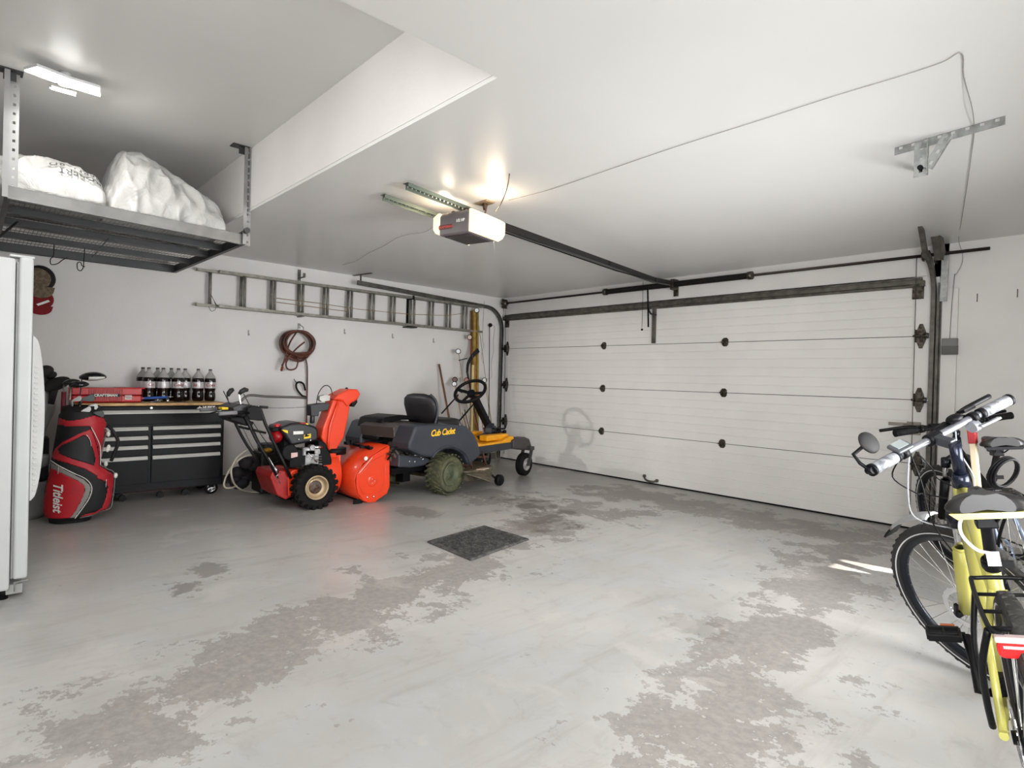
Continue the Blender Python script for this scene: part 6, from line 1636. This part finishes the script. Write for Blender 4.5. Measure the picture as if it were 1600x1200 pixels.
    b.tube(ch_, .005, 6); b.lathe([(.02, -.01), (.045, -.01), (.04, .012), (.02, .012)], (.05, 0, R_), (1, 0, 0), n=24, closed=True); b.build('drivetrain', dgalv, t)
    # rear rack
    b = MB(); zr_ = rackw; y0_, y1_ = -.17, .20
    b.tube(smooth_pts([(-.035, y0_, zr_), (-.06, y0_+.04, zr_+.005), (-.062, y1_-.04, zr_+.03), (-.045, y1_, zr_+.032), (.045, y1_, zr_+.032), (.062, y1_-.04, zr_+.03), (.06, y0_+.04, zr_+.005), (.035, y0_, zr_)], 4), .006, 8)
    b.tube([(-.058, .08, zr_+.02), (.058, .08, zr_+.02)], .005, 6); b.tube([(-.058, -.04, zr_+.012), (.058, -.04, zr_+.012)], .005, 6); b.tube([(-.058, -.13, zr_+.0), (.058, -.13, zr_+.0)], .006, 6)
    for s in (-1, 1):
        b.tube(smooth_pts([(s*.062, -.14, zr_+.0), (s*.085, -.10, zr_-.10), (s*.088, -.04, .45), (s*.085, .0, R_+.02)], 4), .008, 8)
        b.tube(smooth_pts([(s*.062, .10, zr_+.02), (s*.086, .07, zr_-.10), (s*.088, .02, .48), (s*.085, .01, R_+.02)], 4), .007, 8)
    b.build('rear_rack', blackm, t)
    b = MB(); b.box((0, -.185, zr_-.028), (.11, .03, .036)); tl_ = b.build('tail_light', mat('red_lens', (214, 26, 28), .2, spec=.7), t, bev=.012, seg=3)
    b = MB(); b.box((0, -.180, zr_-.006), (.115, .03, .014)); b.build('tail_light_cover', mat('clear_lens', (170, 150, 146), .2), tl_, bev=.005)
    return t, S_, bc, barpts, hy
yg = mat('yellow_green_frame', (184, 178, 92), .3, var=.03, coat=.3)
BX = dict({'x': 6.63545, 'y': -4.05258, 'head': 0.24605, 'lean': 0.18867, 'steer': 0.82956})
bk, S_, bc, barpts, hyf = bike('yellow green bicycle with wide handlebar, mirror and red tail light, at the right edge', BX['x'], BX['y'], BX['head'], BX['lean'], BX['steer'], yg, yg)
saddle(bk, .199, .934, mat('saddle_black', (26, 25, 25), .4), yg, rear_w=.093)
# display, mirror, cables, fender, strap, on the first bicycle
dp = barpts[1]+Vector((.045, 0, .0))
b = MB(); b.box(dp+Vector((.0, .0, .026)), (.075, .055, .016), rot=(R(38), 0, 0)); b.xf(S_); ds = b.build('display', mat('display_case', (66, 68, 72), .4), bk, bev=.006)
b = MB(); b.box(dp+Vector((.0, -.002, .036)), (.052, .036, .003), rot=(R(38), 0, 0)); b.xf(S_); b.build('screen', mat('display_screen', (128, 134, 134), .3), ds)
e = barpts[0]; b = MB(); m1 = e+Vector((-.012, 0, 0)); m2 = e+Vector((-.022, .02, .035)); m3 = e+Vector((-.018, .035, .070)); m4 = e+Vector((.05, .03, .085))
b.tube([m1, m2, m3, m4], .007, 8); b.cyl(m1-Vector((0, .015, 0)), m1+Vector((0, .015, 0)), .013); b.xf(S_); mr = b.build('mirror_arm', blackm, bk)
b = MB(); b.lathe([(.0, -.012), (.030, -.010), (.042, -.003), (.044, .004), (.040, .008), (.0, .008)], m4+Vector((.015, 0, 0)), (-.2, 1.0, -.25), n=28); b.xf(S_); b.build('mirror_head', mat('mirror_black', (26, 25, 25), .7), mr)
b = MB(); p0 = S_ @ (barpts[1]+Vector((.07, .03, -.01))); hcx = Vector((-.01, hyf(.80)+.04, .80))
b.tube(smooth_pts([p0, p0+Vector((-.05, .05, -.09)), p0+Vector((.02, .12, -.17)), hcx+Vector((-.12, .03, .02)), hcx+Vector((-.04, 0, -.0))], 6), .0028, 6)
p1 = S_ @ (barpts[2]+Vector((.0, .02, -.01)))
b.tube(smooth_pts([p1, p1+Vector((.02, .03, -.13)), p1+Vector((.03, .03, -.28)), S_ @ Vector((-.07, hyf(.6)+.02, .60))], 6), .0030, 6)
b.tube(smooth_pts([p1+Vector((.02, 0, 0)), p1+Vector((.06, .02, -.07)), hcx+Vector((-.06, .02, .08)), hcx+Vector((-.02, .0, .05))], 6), .0028, 6)
b.build('cable', blackm, bk)
b = MB(); p2 = S_ @ (barpts[-3]+Vector((0, .02, -.02)))
b.tube(smooth_pts([p2, p2+Vector((.0, .03, -.08)), hcx+Vector((.06, .06, .06)), hcx+Vector((.02, .02, -.02))], 6), .0028, 6)
b.tube(smooth_pts([p1+Vector((0, .0, .0)), p1+Vector((-.03, .02, -.16)), p1+Vector((-.02, .03, -.26)), S_ @ Vector((-.05, hyf(.7)+.02, .70))], 6), .0030, 6); b.build('cable', mat('grey_cable', (150, 152, 156), .4), bk)
b = MB(); fe = []
for k in range(9):
    a = R(60)+R(34)*k/8
    fe.append([Vector((w, 1.136+.385*math.cos(a), .35+.385*math.sin(a)+(.012 if abs(w) < .02 else 0))) for w in (-.034, -.018, 0, .018, .034)]+[Vector((w, 1.136+.380*math.cos(a), .35+.380*math.sin(a)+(.006 if abs(w) < .02 else 0))) for w in (.034, .018, 0, -.018, -.034)])
b.loft(fe, True); b.xf(S_); b.build('front_mudguard', mat('mudguard_silver', (158, 160, 162), .35, .4), bk)
b = MB(); fe = []
for k in range(3):
    a = R(51)+R(9)*k/2
    fe.append([Vector((w, 1.136+.388*math.cos(a), .35+.388*math.sin(a))) for w in (-.036, 0, .036)]+[Vector((w, 1.136+.380*math.cos(a), .35+.380*math.sin(a))) for w in (.036, 0, -.036)])
b.loft(fe, False); b.xf(S_); b.build('mudguard_flap', blackm, bk)
b = MB(); sp = Vector((0, .22, .86))
b.tube(smooth_pts([sp+Vector((-.02, .02, .02)), sp+Vector((-.055, .01, -.01)), sp+Vector((-.06, .0, -.05)), sp+Vector((-.035, -.01, -.09)), sp+Vector((-.005, -.015, -.10))], 6), .005, 8); b.box(sp+Vector((.0, -.02, -.115)), (.03, .004, .04)); b.build('white_strap', white, bk)
b = MB(); b.cyl((-.075, 1.136-.01, .35), (-.095, 1.136-.01, .35), .014); b.bar((-.09, 1.136, .35), (-.10, 1.10, .40), .012, .012); b.xf(S_); b.build('axle_lever', blackm, bk)
# second bicycle behind
bgm = mat('blue_grey_frame', (132, 146, 172), .3, .2)
b2, S2, bc2, bp2, hy2 = bike('dark bicycle with black saddle and blue grey frame, behind the yellow green one', 6.33, -1.98, .45, .10, .30, blackm, blackm, L_=1.06, seat=(.16, .96), bw=.98, details=False, crank=2.2, rackw=.64)
saddle(b2, .16, .96, mat('saddle_black', (26, 25, 25), .4), blackm, rear_w=.10)
lk = thing('cable_lock', 'black coiled cable lock hanging on the rear of the dark bicycle', 'bike lock', (6.308, -2.665, 0.85), (0, 0, R(-40)))
b = MB()
for k in range(3): b.tube([Vector((.01*k+.025*math.sin(a), .06*math.cos(a)*(1-.08*k), .07*math.sin(a)*(1-.05*k))) for a in [2*PI*i/24 for i in range(24)]], .006, 8, closed=True)
b.build('coil', blackm, lk)
b = MB(); pA = Vector((6.064, -1.897, 1.074)); pB = Vector((6.107, -1.854, 0.674))
pB = Vector((pB.x, pB.y-.05, pB.z))
dirn = (pB-pA).normalized(); foot = pA+dirn*(pA.z/(-dirn.z))
wp = thing('wooden_post', 'pale wooden stick with a red wrapped top behind the dark saddle', 'stick', (0, 0, 0))
b.bar(pA, Vector((foot.x, foot.y, 0.0)), .055, .03, up=(1, 0, 0)); b.build('shaft', mat('pale_wood', (196, 180, 152), .6), wp, bev=.004)
b = MB(); b.bar(pA.lerp(pB, .18), pA.lerp(pB, .40), .062, .036, up=(1, 0, 0)); b.build('red_wrap', mat('red_tape', (150, 26, 32), .5), wp, bev=.004)
